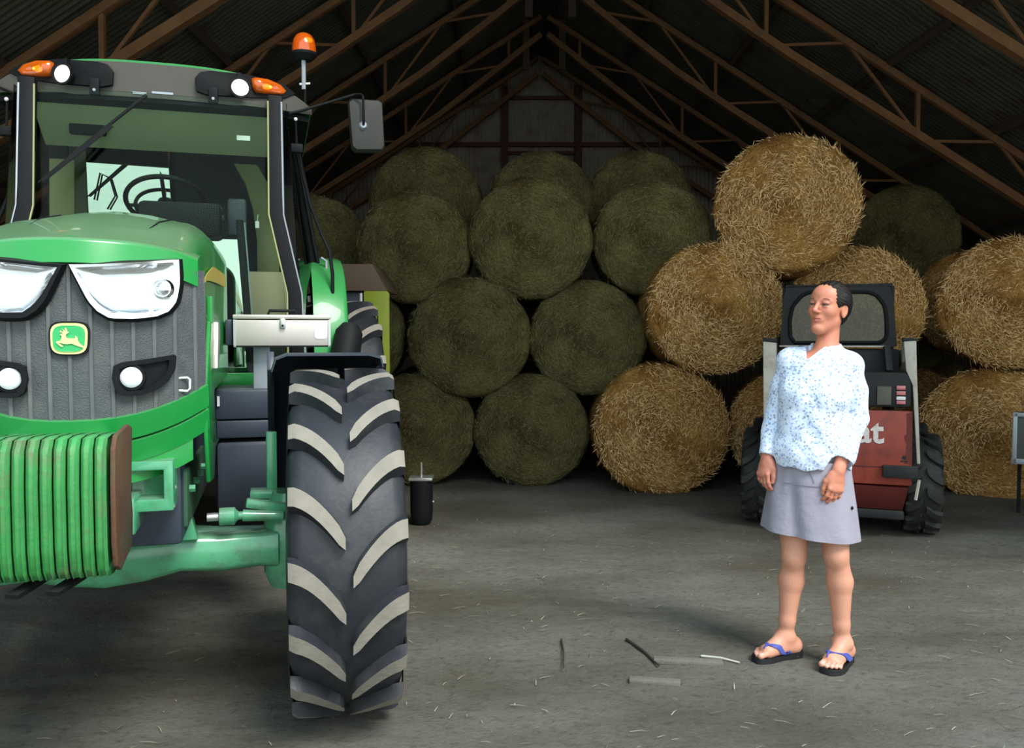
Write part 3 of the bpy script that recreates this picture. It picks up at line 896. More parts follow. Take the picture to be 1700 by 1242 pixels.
deer = [(398, 745), (440, 722), (520, 700), (545, 640), (550, 590), (500, 552), (540, 535), (585, 520), (560, 500), (500, 490), (520, 440), (540, 470), (600, 482), (560, 400), (610, 440), (640, 475), (630, 380), (660, 375), (690, 450), (700, 485), (745, 490), (690, 525), (655, 560), (660, 620), (690, 645), (880, 650), (905, 625), (880, 590), (920, 590), (960, 640), (965, 700), (1020, 790), (1100, 840), (1120, 900), (1060, 875), (960, 845), (880, 815), (810, 778), (700, 795), (600, 790), (520, 765), (470, 755), (540, 815), (590, 850), (565, 870), (500, 840), (430, 780)]
m = MB(); pts = [ept(x, y, 0.0245) for x, y in deer]
from mathutils.geometry import tessellate_polygon
tri = tessellate_polygon([[Vector((p.x, p.z, 0)) for p in pts]])
m.add(pts, [tuple(t) for t in tri])
m.build('deer_figure', M_yellogo, emb, thick=0.002, smooth=False)

# ---- hood flank panels, frame rails, engine block under the hood
for s in (-1, 1):
    m = MB(); m.prism([(s * 0.355, -0.14, 1.42), (s * 0.355, 1.38, 1.42), (s * 0.355, 1.38, 1.30), (s * 0.355, 0.2, 1.28), (s * 0.355, -0.15, 1.22)], (s * 0.02, 0, 0)); m.build('flank_panel', M_green2, TR, bevel=0.006)
    m = MB(); m.prism([(s * 0.372, -0.40, 1.34), (s * 0.372, -0.16, 1.56), (s * 0.372, -0.08, 1.56), (s * 0.372, 0.02, 1.10), (s * 0.372, -0.10, 0.96), (s * 0.372, -0.32, 0.98), (s * 0.372, -0.40, 1.16)], (s * 0.016, 0, 0)); m.build('corner_brace', M_green2, TR, bevel=0.006)
    MB().bar((s * 0.375, 0.0, 1.66), (s * 0.375, 0.02, 1.35), 0.02, 0.05, (0, 1, 0)).build('flank_bar', M_green, TR, bevel=0.004)
    MB().prism([(s * 0.385, -0.02, 1.56), (s * 0.385, 0.05, 1.56), (s * 0.385, 0.06, 1.42), (s * 0.385, -0.08, 1.38)], (s * 0.02, 0, 0)).build('flank_clamp', M_alu, TR, bevel=0.004)
m = MB(); m.box((0, 0.55, 0.93), (0.60, 1.9, 0.30)); m.box((0, 0.55, 1.20), (0.62, 1.6, 0.34)); m.build('engine_block', M_slate, TR, bevel=0.02)
for s in (-1, 1):
    m = MB(); m.box((s * 0.29, 0.02, 0.93), (0.05, 0.75, 0.20)); m.build('frame_rail', M_frame, TR, bevel=0.01)
    for k in range(4):
        m = MB(); m.cyl((s * 0.312, -0.30 + 0.18 * k, 0.96), (s * 0.335, -0.30 + 0.18 * k, 0.96), 0.014, n=6); m.build('frame_bolt', M_axle, TR)
# bracket box with a recess beside the weights
def box_recess(name, x0, x1, y0, y1, z0, z1, d, mat, par):
    o = [(x0, y0, z0), (x1, y0, z0), (x1, y0, z1), (x0, y0, z1)]
    w = min(x1 - x0, z1 - z0) * 0.20
    i_ = [(x0 + w * 0.3, y0, z0 + w * 1.3), (x1 - w, y0, z0 + w * 1.3), (x1 - w, y0, z1 - w), (x0 + w * 0.3, y0, z1 - w)]
    k_ = [(p[0], y0 + d, p[2]) for p in i_]; b = [(p[0], y1, p[2]) for p in o]
    m = MB(); m.loft([b, o, i_, k_], caps=True); return m.build(name, mat, par, bevel=0.006)
p0 = T(207, 852, -0.55); p1 = T(287, 765, -0.55)
box_recess('bracket_box', p0.x, p1.x, -0.55, -0.30, p0.z, p1.z, 0.10, M_axle, TR)
m = MB(); m.cyl((p0.x + 0.0, -0.575, p1.z - 0.04), (p0.x + 0.0, -0.54, p1.z - 0.04), 0.012, n=6); m.build('bracket_bolt', M_steelb, TR)
box_recess('bracket_box', -p1.x, -p0.x, -0.55, -0.30, p0.z, p1.z, 0.10, M_axle, TR)

# ---- front weights: a row of cast plates on a bar
NW = 12; wp = 0.0335
for i in range(NW):
    cx = (i - (NW - 1) / 2) * wp - 0.035
    m = MB()
    prof = [(-1.00, 1.195), (-1.012, 1.10), (-1.012, 0.93), (-1.00, 0.865), (-0.975, 0.838), (-0.90, 0.83), (-0.72, 0.85), (-0.70, 0.93), (-0.72, 1.05), (-0.715, 1.19), (-0.74, 1.215), (-0.90, 1.225), (-0.975, 1.222)]
    w = wp * 0.44
    a = [(cx - w, y, z) for y, z in prof]; b = [(cx + w, y, z) for y, z in prof]
    cy, cz = -0.85, 1.02
    m.loft([[(cx - w * 0.55, cy + (y - cy) * (1 if y > -0.9 else 1.0), z) for _, y, z in a]] + [[(cx - w, y + (0.014 if y < -0.95 else 0), z) for _, y, z in a]] + [[(cx + w, y + (0.014 if y < -0.95 else 0), z) for _, y, z in a]] + [[(cx + w * 0.55, y, z) for _, y, z in a]])
    m.build('front_weight', M_weight if i < NW - 1 else [M_weight], TR, angle=60)
cx = ((NW - 1) / 2 + 0.5) * wp - 0.032
m = MB(); m.prism([(cx, y, z) for y, z in ((-0.965, 1.19), (-0.975, 1.10), (-0.975, 0.93), (-0.955, 0.86), (-0.90, 0.835), (-0.70, 0.86), (-0.68, 0.95), (-0.70, 1.02), (-0.66, 1.22), (-0.72, 1.235), (-0.92, 1.225))], (0.014, 0, 0))
m.build('weight_end_plate', M_rust, TR, bevel=0.003)
MB().box((-0.04, -0.62, 1.10), (0.30, 0.16, 0.20)).build('weight_carrier', M_axle, TR, bevel=0.01)
MB().box((0, -0.52, 0.93), (0.36, 0.2, 0.12)).build('weight_hitch', M_axle, TR, bevel=0.01)
# tow hook under the weights
for s in (-1, 1):
    MB().bar((-0.03 + s * 0.05, -0.97, 0.80), (0.10 + s * 0.05, -0.72, 0.85), 0.04, 0.012).build('hitch_strap', M_plastic, TR)

# ---- front axle: cast beam tapering to the hubs
for s in (-1, 1):
    m = MB(); rs = []
    for (x, zt_, zb_, yd) in ((0.0, 0.78, 0.56, 0.16), (0.14, 0.775, 0.575, 0.15), (0.26, 0.755, 0.60, 0.12), (0.40, 0.742, 0.585, 0.10), (0.55, 0.738, 0.595, 0.09), (0.62, 0.75, 0.585, 0.10)):
        r_ = []
        for k in range(16):
            t = 2 * PI * k / 16; c, q = math.cos(t), math.sin(t)
            yy = abs(c) ** 0.5 * (1 if c > 0 else -1) * yd; zz = abs(q) ** 0.5 * (1 if q > 0 else -1) * (zt_ - zb_) / 2
            r_.append((s * x, yy, (zt_ + zb_) / 2 + zz))
        rs.append(r_)
    m.loft(rs); m.build('front_axle', M_axle, TR, angle=50)
    m = MB(); m.tube([(s * 0.66, 0, 0.50), (s * 0.66, 0, 0.56), (s * 0.66, 0, 0.80), (s * 0.66, 0, 0.88)], [0.07, 0.095, 0.095, 0.06], 20); m.build('steering_knuckle', M_axle, TR)
    # steering cylinder
    zc = 0.815
    m = MB(); m.tube([(s * 0.36, -0.12, zc), (s * 0.40, -0.12, zc)], 0.016, 14); m.build('cylinder_rod', M_steelb, TR)
    m = MB(); m.tube([(s * 0.40, -0.12, zc), (s * 0.405, -0.12, zc), (s * 0.46, -0.12, zc), (s * 0.465, -0.12, zc), (s * 0.475, -0.12, zc), (s * 0.49, -0.12, zc), (s * 0.49, -0.12, zc), (s * 0.64, -0.12, zc - 0.01)], [0.018, 0.034, 0.034, 0.026, 0.016, 0.016, 0.023, 0.02], 16); m.build('steering_cylinder', M_axle, TR)
    m = MB(); m.prism([(s * 0.22, -0.16, 0.74), (s * 0.33, -0.16, 0.74), (s * 0.30, -0.16, 0.86), (s * 0.25, -0.16, 0.86)], (0, 0.06, 0)); m.build('cylinder_lug', M_axle, TR, bevel=0.005)
    m = MB(); m.bar((s * 0.66, -0.09, 0.83), (s * 0.50, -0.10, 0.86), 0.05, 0.035); m.build('steering_arm', M_axle, TR, bevel=0.008)

# ---- tyres with chevron lugs
def tyre_wheel(name, rad, w, nl, parent, loc, yaw, lugh, rimr, mats, lugw=0.062, sweep=0.20, rise=1, lug_dusty=True, hub=True):
    """axis along local X; rise=+1: lugs climb outwards on the camera side"""
    root = empty(name, loc, yaw); root.parent = parent
    hw = w / 2; rc = rad - lugh
    prof = [(rimr, -hw * 0.72), (rimr + 0.02, -hw * 0.86), ((rimr + rc) / 2, -hw * 1.04), (rc - 0.06, -hw * 1.0), (rc - 0.025, -hw * 0.93), (rc - 0.006, -hw * 0.75), (rc, -hw * 0.3), (rc + 0.002, 0), (rc, hw * 0.3), (rc - 0.006, hw * 0.75), (rc - 0.025, hw * 0.93), (rc - 0.06, hw * 1.0), ((rimr + rc) / 2, hw * 1.04), (rimr + 0.02, hw * 0.86), (rimr, hw * 0.72)]
    m = MB(); m.lathe(prof, axis='X', n=72); m.build('tyre', mats[0], root, angle=70)
    if hub:
        m = MB(); m.lathe([(0.0, hw * 0.3), (0.12, hw * 0.32), (0.14, hw * 0.1), (rimr - 0.06, 0.0), (rimr - 0.03, hw * 0.5), (rimr + 0.005, hw * 0.74), (rimr + 0.005, -hw * 0.74), (rimr - 0.03, -hw * 0.5), (rimr - 0.06, -0.02), (0.0, -0.02)], axis='X', n=40); m.build('rim', mats[2], root)
    lm = {}
    for s in (1, -1):
        vs = []; rows = []; n = 9
        for j in range(n + 1):
            t = j / n
            u = 0.012 + (hw * 0.985 - 0.012) * t
            arc = rise * sweep * (1 - (1 - t) ** 1.7)
            # half thickness along the circumference, rounded at the nose
            hwid = lugw / 2 * (1.0 if j > 0 else 0.62)
            dr = -0.006 * t * t - (0.012 if j == n else 0)
            rows.append((u * s, arc, hwid, dr))
        for (x, arc, h, dr) in rows:
            for (off, rr_) in ((-h * 1.45, rc - 0.012), (-h, rad + dr), (h, rad + dr), (h * 1.45, rc - 0.012)):
                th = (arc + off) / rad
                vs.append((x, -rr_ * math.cos(th), rr_ * math.sin(th)))
        # outer wall of the lug running down the shoulder
        x, arc, h, dr = rows[-1]
        for (off, rr_) in ((-h * 1.1, rc - 0.085), (-h * 0.9, rc - 0.085), (h * 0.9, rc - 0.085), (h * 1.1, rc - 0.085)):
            th = (arc + off) / rad; vs.append((x + s * 0.008, -rr_ * math.cos(th), rr_ * math.sin(th)))
        m = MB(); fs = []; mi = []
        nr = n + 2
        for j in range(nr - 1):
            for k in range(3):
                fs.append((j * 4 + k, j * 4 + k + 1, (j + 1) * 4 + k + 1, (j + 1) * 4 + k)); mi.append(1 if (k == 1 and j < n and lug_dusty) else 0)
        fs.append((0, 1, 2, 3)); mi.append(0); fs.append(((nr - 1) * 4, (nr - 1) * 4 + 1, (nr - 1) * 4 + 2, (nr - 1) * 4 + 3)); mi.append(0)
        m.v = vs; m.f = fs; m.m = mi
        lm[s] = m.mesh('tread_lug', [mats[0], mats[1]], bevel=0, angle=30)
    for i in range(nl):
        for s in (1, -1):
            o = bpy.data.objects.new('tread_lug', lm[s]); link(o, root)
            a = 2 * PI * (i + (0.5 if s < 0 else 0)) / nl
            o.rotation_euler = (a, 0, 0)
    return root
wm = (M_rubber, M_lugtop, M_rim)
tyre_wheel('front_wheel', 0.69, 0.405, 17, TR, (0.875, 0, 0.685), R(-2.6), 0.042, 0.36, wm, lugw=0.066, sweep=0.17)
tyre_wheel('front_wheel', 0.69, 0.405, 17, TR, (-0.875, 0, 0.685), R(-2.6), 0.042, 0.36, wm, lugw=0.066, sweep=0.17)
tyre_wheel('rear_wheel', 0.885, 0.50, 19, TR, (1.08, 2.75, 0.88), 0, 0.045, 0.48, wm, sweep=0.22)
tyre_wheel('rear_wheel', 0.885, 0.50, 19, TR, (-1.08, 2.75, 0.88), 0, 0.045, 0.48, wm, sweep=0.22)

# ---- front mudguards
for s in (-1, 1):
    m = MB(); rs = []
    for k in range(19):
        t = R(97) - R(118) * k / 18
        rr_ = 0.735
        sec = []
        xi, xo = 0.60, 1.04
        for (x, dr) in ((xi, -0.05), (xi + 0.015, 0.0), (xi + 0.06, 0.018), (xo - 0.06, 0.018), (xo - 0.01, 0.004), (xo, -0.035)):
            sec.append((s * x, (rr_ + dr) * math.cos(t), 0.685 + (rr_ + dr) * math.sin(t)))
        rs.append(sec)
    m.loft(rs, caps=False, closed=False); m.build('front_mudguard', M_slate, TR, thick=0.006)
    m = MB(); m.prism([(s * 0.585, 0.30, 1.44), (s * 0.585, 0.75, 1.05), (s * 0.585, 0.75, 0.60), (s * 0.585, 0.62, 0.62), (s * 0.585, 0.60, 1.0), (s * 0.585, 0.25, 1.36)], (s * 0.03, 0, 0)); m.build('mudguard_stay', M_slate, TR, bevel=0.004)
    # green bracket that carries it
    a = T(447, 716, 0.20); b = T(455, 822, 0.20); c = T(415, 819, 0.15); d = T(476, 819, 0.15)
    m = MB(); m.box((s * (a.x + b.x) / 2, 0.20, (a.z + b.z) / 2), (0.045, 0.05, a.z - b.z)); m.build('mudguard_post', M_axle, TR, bevel=0.006)
    m = MB(); m.bar((s * c.x, 0.15, c.z), (s * (d.x + 0.03), 0.15, d.z), 0.10, 0.032); m.build('mudguard_arm', M_axle, TR, bevel=0.006)

# ---- tank and battery box, step side
for s in (1,):
    a = T(356, 648, 0.95); b = T(482, 848, 0.95)
    zt_, zb_ = a.z, b.z; x0, x1 = a.x, b.x + 0.03
    m = MB(); m.box(((x0 + x1) / 2, 1.2, zt_ - 0.075), (x1 - x0, 0.5, 0.15)); m.build('battery_box', M_slate, TR, bevel=0.012)
    m = MB(); m.box(((x0 + x1) / 2 - 0.02, 1.2, zt_ - 0.20), (x1 - x0 - 0.05, 0.49, 0.09)); m.build('battery_box_step', M_slate, TR, bevel=0.01)
    m = MB(); m.box(((x0 + x1) / 2, 1.22, (zt_ - 0.26 + zb_) / 2), (x1 - x0, 0.5, zt_ - 0.26 - zb_)); m.build('fuel_tank', M_slate, TR, bevel=0.03)
    m = MB(); m.box((x0 + 0.018, 0.943, zt_ - 0.055), (0.012, 0.006, 0.05)); m.build('box_sticker', M_white, TR)
m = MB(); m.box((-0.62, 1.22, 0.92), (0.4, 0.5, 0.55)); m.build('fuel_tank', M_slate, TR, bevel=0.03)

# ---- toolbox on its galvanised post
a = T(387, 522, 0.98); b = T(549, 576, 0.98)
tb = empty('toolbox', ((a.x + b.x) / 2, 1.10, b.z)); tb.parent = TR
wx, hz = b.x - a.x, a.z - b.z
MB().box((0, 0, hz * 0.42), (wx, 0.24, hz * 0.84)).build('case', M_alu, tb, bevel=0.006)
MB().box((0, 0, hz * 0.93), (wx + 0.006, 0.25, hz * 0.14)).build('lid', M_alu, tb, bevel=0.006)
for x in (-wx / 2 + 0.006, wx / 2 - 0.006): MB().box((x, -0.121, hz * 0.42), (0.012, 0.006, hz * 0.84)).build('edge_trim', M_steelb, tb)
MB().box((0, -0.121, 0.004), (wx, 0.006, 0.008)).build('edge_trim', M_plastic, tb)
MB().box((0.0, -0.130, hz * 0.72), (0.028, 0.014, 0.05)).build('latch', M_steelb, tb, bevel=0.004)
MB().cyl((0.0, -0.139, hz * 0.66), (0.0, -0.136, hz * 0.66), 0.006).build('keyhole', M_plastic, tb)
MB().tube([(-0.07, -0.05, hz), (-0.065, -0.05, hz + 0.022), (0.065, -0.05, hz + 0.022), (0.07, -0.05, hz)], 0.008, 8).build('handle', M_plastic, tb)
MB().prism([(0.19 + 0.032 * x, -0.1215, hz * 0.42 + 0.028 * y) for x, y in [((math.copysign(abs(math.cos(t)) ** 0.5, math.cos(t))), math.copysign(abs(math.sin(t)) ** 0.5, math.sin(t))) for t in [2 * PI * k / 24 for k in range(24)]]], (0, -0.002, 0)).build('white_sticker', M_white, tb)
MB().box((-wx / 2 - 0.022, 0.02, hz * 0.45), (0.04, 0.2, hz * 0.8)).build('side_pouch', M_slate, tb, bevel=0.01)
a = T(420, 575, 1.06); b = T(449, 648, 1.06)
MB().box(((a.x + b.x) / 2, 1.10, (a.z + b.z) / 2 + 0.01), (b.x - a.x, 0.06, a.z - b.z + 0.06)).build('toolbox_post', M_galv, TR, bevel=0.004)

# ---- cab
CY0, CY1 = 1.50, 3.05
a = T(345, 620, CY0); b = T(482, 646, CY0)
MB().box((0, CY0 + 0.02, (a.z + b.z) / 2), (1.50, 0.06, a.z - b.z)).build('cab_sill', M_green2, TR, bevel=0.008)
MB().box((0, 2.3, 1.20), (1.50, 1.50, 0.10)).build('cab_floor', M_plastic, TR)
zc0, zc1 = 1.28, 2.86
def pillar(name, pts, w, d, mat):
    m = MB(); rs = []
    for (x, y, z) in pts:
        rs.append([(x - w / 2, y - d / 2, z), (x + w / 2, y - d / 2, z), (x + w / 2, y + d / 2, z), (x - w / 2, y + d / 2, z)])
    m.loft(rs); return m.build(name, mat, TR, bevel=0.01)
for s in (-1, 1):
    A0 = T(492, 640, CY0).x; A1 = T(452, 330, CY0 + 0.05).x + 0.025; A2 = T(458, 168, 1.66).x
    pillar('front_pillar', [(s * (A0 + 0.02), CY0, zc0 - 0.06), (s * (A0), CY0 + 0.02, 1.75), (s * (A1), CY0 + 0.06, 2.2), (s * (A2 - 0.005), 1.66, zc1 + 0.04)], 0.085, 0.07, M_plastic)
    MB().tube([(s * (A0 + 0.055), CY0 - 0.03, zc0), (s * (A0 + 0.035), CY0 - 0.01, 1.75), (s * (A1 + 0.035), CY0 + 0.03, 2.2), (s * (A2 + 0.03), 1.62, zc1)], 0.006, 6).build('pillar_seal', M_galv, TR)
    MB().tube([(s * (A0 - 0.045), CY0 - 0.03, zc0), (s * (A0 - 0.045), CY0 - 0.01, 1.75), (s * (A1 - 0.045), CY0 + 0.03, 2.2), (s * (A2 - 0.045), 1.62, zc1)], 0.005, 6).build('pillar_seal', M_beige2, TR)
    # middle pillar, bowed, behind the door
    pillar('door_pillar', [(s * 0.90, 2.32, 1.25), (s * 0.895, 2.32, 1.7), (s * 0.87, 2.32, 2.1), (s * 0.82, 2.30, 2.5), (s * 0.74, 2.26, 2.88)], 0.06, 0.08, M_plastic)
    pillar('rear_pillar', [(s * 0.80, CY1, 1.25), (s * 0.80, CY1, 2.1), (s * 0.72, CY1 - 0.03, 2.88)], 0.10, 0.08, M_plastic)
    # beige pillar trim inside the cab
    m = MB(); rs = []
    for (x, y, z) in (((0.60, 2.92, 1.9), (0.60, 2.90, 2.2), (0.575, 2.86, 2.42), (0.53, 2.75, 2.58), (0.46, 2.6, 2.68)) if s > 0 else ((0.76, 2.92, 1.9), (0.76, 2.90, 2.2), (0.75, 2.88, 2.42), (0.74, 2.86, 2.7))):
        rs.append([(s * (x - 0.085), y - 0.02, z), (s * (x + 0.07), y - 0.02, z), (s * (x + 0.07), y + 0.02, z), (s * (x - 0.085), y + 0.02, z)])
    m.loft(rs); m.build('pillar_trim', M_beige2, TR, bevel=0.008)
    # side glass door
    dr = empty('cab_door', (0, 0, 0)); dr.parent = TR
    m = MB(); m.grid(lambda u, v: (s * ((A0 + 0.06) * (1 - u) + 0.90 * u - 0.16 * u * max(0, v - 0.35) / 0.65 - (A0 - A2) * (1 - u) * v), CY0 + 0.03 + (2.29 - CY0 - 0.03) * u + 0.12 * v * (1 - u), 1.30 + 1.56 * v), 6, 8)
    m.build('door_glass', M_wind, dr, thick=0.004)
    MB().tube([(s * 0.93, 2.20, 1.80), (s * 0.96, 2.18, 1.82), (s * 0.96, 2.18, 2.0), (s * 0.93, 2.20, 2.02)], 0.010, 8).build('door_handle', M_galv, dr)
    MB().tube([(s * (A0 + 0.08), CY0 + 0.05, 1.32), (s * (0.90), 2.24, 1.32), (s * 0.91, 2.26, 2.0), (s * 0.76, 2.22, 2.84)], 0.012, 6).build('door_frame', M_plastic, dr)
    # bowed grab rail outside, from roof to fender
    MB().tube([(s * 0.80, 2.15, 2.62), (s * 0.86, 2.12, 2.35), (s * 0.93, 2.08, 2.15), (s * 0.97, 2.02, 2.05), (s * 0.985, 1.98, 1.9), (s * 0.985, 1.98, 1.30)], 0.012, 8).build('grab_rail', M_plastic, TR)
    # work light stub and marker on the pillar
    m = MB(); m.box((s * 0.765, 1.72, 2.62), (0.07, 0.05, 0.05)); m.build('hinge_block', M_plastic, TR, bevel=0.006)
    MB().tube([(s * 0.765, 1.72, 2.65), (s * 0.76, 1.72, 2.78)], 0.006, 6).build('hinge_pin', M_plastic, TR)
    MB().ell((s * 0.76, 1.71, 2.79), (0.011, 0.011, 0.011)).build('pin_cap', M_white, TR)
# windshield, one curved pane
m = MB()
def wsf(u, v):
    x = (-0.70 + 1.40 * u) * (1 - 0.09 * v)
    return (x, CY0 + 0.17 * v - 0.10 * (1 - (x / 0.7) ** 2), 1.30 + 1.54 * v)
m.grid(wsf, 20, 10); m.build('windshield', M_wind, TR, thick=0.004, angle=80)
# rear window tilted, low pane added: both near-mirrors to show the outside daylight
a = T(148, 238, CY1 - 0.08); b = T(286, 372, CY1 - 0.08)
rw = empty('rear_window', (0, CY1 - 0.08, 0)); rw.parent = TR
m = MB(); m.grid(lambda u, v: (a.x + (b.x - a.x + 0.0) * u - 0.02 * v * u, 0.105 * (b.x - a.x) * u - 0.06 - 0.15 * v * (a.z - b.z), b.z + (a.z + 0.10 - b.z) * v), 14, 6)
m.build('rear_pane', M_cabglass, rw, thick=0.004, angle=80)
MB().tube([(a.x, 0, b.z), (a.x, -0.005, a.z), (b.x, -0.005, a.z), (b.x + 0.01, 0, b.z)], 0.014, 6).build('pane_frame', M_plastic, rw)
MB().tube([(a.x + 0.02, -0.06, a.z - 0.14), (a.x + 0.20, -0.07, a.z - 0.05), (a.x + 0.36, -0.06, a.z - 0.02)], 0.006, 6).build('rear_wiper', M_plastic, rw)
MB().tube([(a.x + 0.40, -0.03, a.z - 0.03), (a.x + 0.46, -0.045, a.z - 0.17), (a.x + 0.49, -0.05, a.z - 0.34)], [0.012, 0.016, 0.014], 8, sq=0.6).build('window_stay', M_beige2, rw)
m = MB(); m.tube([(a.x + 0.06, -0.2, b.z + 0.12), (a.x + 0.10, -0.2, b.z + 0.30), (a.x + 0.16, -0.2, b.z + 0.27), (a.x + 0.19, -0.2, b.z + 0.15), (a.x + 0.14, -0.2, b.z + 0.06)], 0.006, 7); m.build('grab_hoop', M_plastic, rw)
# walls of the rear cab below and beside
m = MB(); m.box(((b.x + 0.78) / 2 + 0.01, CY1 - 0.05, 2.38), (0.78 - b.x, 0.02, 0.95)); m.build('rear_panel', M_seat, TR)
m = MB(); m.box((0, CY1 - 0.05, 1.62), (1.55, 0.02, 0.75)); m.build('rear_panel', M_seat, TR)
a2 = T(150, 238, CY1 - 0.1)
m = MB(); m.box(((-0.78 + a.x) / 2 - 0.01, CY1 - 0.06, 2.4), (a.x + 0.78 - 0.03, 0.02, 0.95)); m.build('rear_panel', M_beige, TR)
# low mirror pane under the dash, added only to reflect bright daylight
a = T(336, 396, 2.0); b = T(411, 617, 2.0)
m = MB(); m.add([(a.x - 0.06, 2.0, b.z), (b.x, 2.0, b.z), (b.x - 0.045, 2.0, a.z), (a.x - 0.06, 2.0, a.z)], [(0, 1, 2, 3)])
m.build('low_mirror_pane', M_cabglass, TR, thick=0.004)
pillar('inner_post', [(b.x + 0.02, 1.98, b.z - 0.02), (b.x - 0.0, 1.98, (a.z + b.z) / 2), (b.x - 0.035, 1.98, a.z + 0.12)], 0.045, 0.03, M_plastic)
MB().tube([(b.x + 0.05, 1.96, b.z - 0.02), (b.x + 0.03, 1.96, (a.z + b.z) / 2), (b.x - 0.005, 1.96, a.z + 0.1)], 0.005, 6).build('post_seal', M_galv, TR)
# dashboard, steering wheel, seat, console
dz = T(330, 392, 1.95).z
m = MB(); m.box((T(300, 380, 1.9).x, 1.95, dz + 0.09), (0.46, 0.2, 0.20)); m.build('dashboard', M_plastic, TR, bevel=0.03)
m = MB(); m.tube([(0.02, 2.0, 1.3), (0.02, 2.05, 1.9), (0.04, 2.12, 2.1)], [0.09, 0.07, 0.04], 12); m.build('steering_column', M_plastic, TR)
sc_ = T(275, 335, 2.1)
sw = empty('steering_wheel', (sc_.x, 2.1, sc_.z)); sw.parent = TR; sw.rotation_euler = (R(-32), 0, 0)
m = MB(); ring = [(0.225 * math.cos(2 * PI * k / 40), 0.225 * math.sin(2 * PI * k / 40), 0) for k in range(41)]
m.tube(ring, 0.015, 8, caps=False); m.build('wheel_rim', M_plastic, sw)
for t in (0.2, PI - 0.2, -PI / 2):
    MB().tube([(0, 0, -0.03), (0.22 * math.cos(t), 0.22 * math.sin(t), 0)], 0.012, 7).build('wheel_spoke', M_plastic, sw)
MB().lathe([(0.0, -0.05), (0.05, -0.05), (0.045, 0.0), (0, 0.005)], n=20).build('wheel_hub', M_plastic, sw)
st = empty('driver_seat', (0.10, 2.55, 1.25)); st.parent = TR
MB().box((0.1, 0, 0.45), (0.50, 0.45, 0.16)).build('seat_cushion', M_seat, st, bevel=0.05, seg=3)
MB().box((0.1, 0.22, 0.85), (0.48, 0.14, 0.70), Matrix.Rotation(-0.1, 3, 'X')).build('seat_back', M_seat, st, bevel=0.05, seg=3)
MB().box((0.1, 0, 0.2), (0.3, 0.3, 0.4)).build('seat_base', M_plastic, st, bevel=0.02)
a = T(385, 330, 2.1); b = T(403, 392, 2.1)
MB().box(((a.x + b.x) / 2, 2.12, (a.z + b.z) / 2), (0.11, 0.08, a.z - b.z)).build('corner_console', M_slate, TR, bevel=0.015)
q = T(352, 358, 1.9); MB().box((q.x, 1.9, q.z), (0.05, 0.02, 0.014), Matrix.Rotation(-0.4, 3, 'Y')).build('orange_lever', paint('orange_plastic', (0.9, 0.2, 0.03), rough=0.4), TR)
q = T(427, 373, 1.9); m = MB(); m.box((q.x, 1.9, q.z), (0.022, 0.006, 0.04)); m.tube([(q.x, 1.9, q.z + 0.02), (q.x + 0.006, 1.9, q.z + 0.06)], 0.002, 5); m.build('hanging_tag', M_white, TR)
m = MB(); m.tube([T(*p, 2.0) for p in ((300, 350), (322, 362), (345, 358), (368, 345))], 0.018, 8); m.tube([T(*p, 2.02) for p in ((310, 362), (335, 372), (372, 362))], 0.018, 8); m.build('hoses', M_slate, TR)
# black hand console hanging from the roof at the left
a = T(115, 192, 1.95); b = T(176, 226, 1.95)
MB().box(((a.x + b.x) / 2, 1.95, (a.z + b.z) / 2), (b.x - a.x, 0.05, a.z - b.z)).build('radio_console', M_plastic, TR, bevel=0.01)
a = T(80, 205, 2.9); b = T(115, 330, 2.9)
MB().box(((a.x + b.x) / 2, 2.9, (a.z + b.z) / 2), (b.x - a.x, 0.05, a.z - b.z)).build('dark_locker', M_seat, TR, bevel=0.01)
# headliner and sun visor
a = T(75, 182, 1.80); b = T(440, 236, 1.80)
m = MB(); m.grid(lambda u, v: (-0.66 + 1.32 * u, 1.80 + 0.30 * (1 - v) ** 1.4, b.z - 0.02 + (2.88 - b.z) * v), 4, 8); m.build('sun_visor_panel', M_beige, TR, thick=0.01)
m = MB(); m.box((0, 2.45, 2.86), (1.40, 1.3, 0.03)); m.build('headliner', M_beige, TR)
q = T(404, 229, 1.78); MB().box((q.x, 1.785, q.z), (0.075, 0.006, 0.028)).build('visor_sticker', M_white, TR)
# tan cartons behind the windshield, low right
a = T(412, 452, 2.1); b = T(476, 530, 2.1)
cb = MB(); cb.box((0, 0, 0), (b.x - a.x, 0.26, a.z - b.z)); o = cb.build('cardboard_box', M_card, bevel=0.004, label='tan cardboard box standing inside the tractor cab behind the toolbox', cat='box')
o.location = TO + TXL * ((a.x + b.x) / 2) + TYL * 2.16 + Vector((0, 0, (a.z + b.z) / 2)); o.rotation_euler = (0, 0, TA)
a = T(425, 588, 2.02); b = T(478, 470, 2.02)
MB().box(((a.x + b.x) / 2, 2.16, (1.25 + T(412, 532, 2.1).z) / 2), (b.x - a.x + 0.06, 0.28, T(412, 532, 2.1).z - 1.25)).build('side_shelf', M_seat, TR, bevel=0.01)

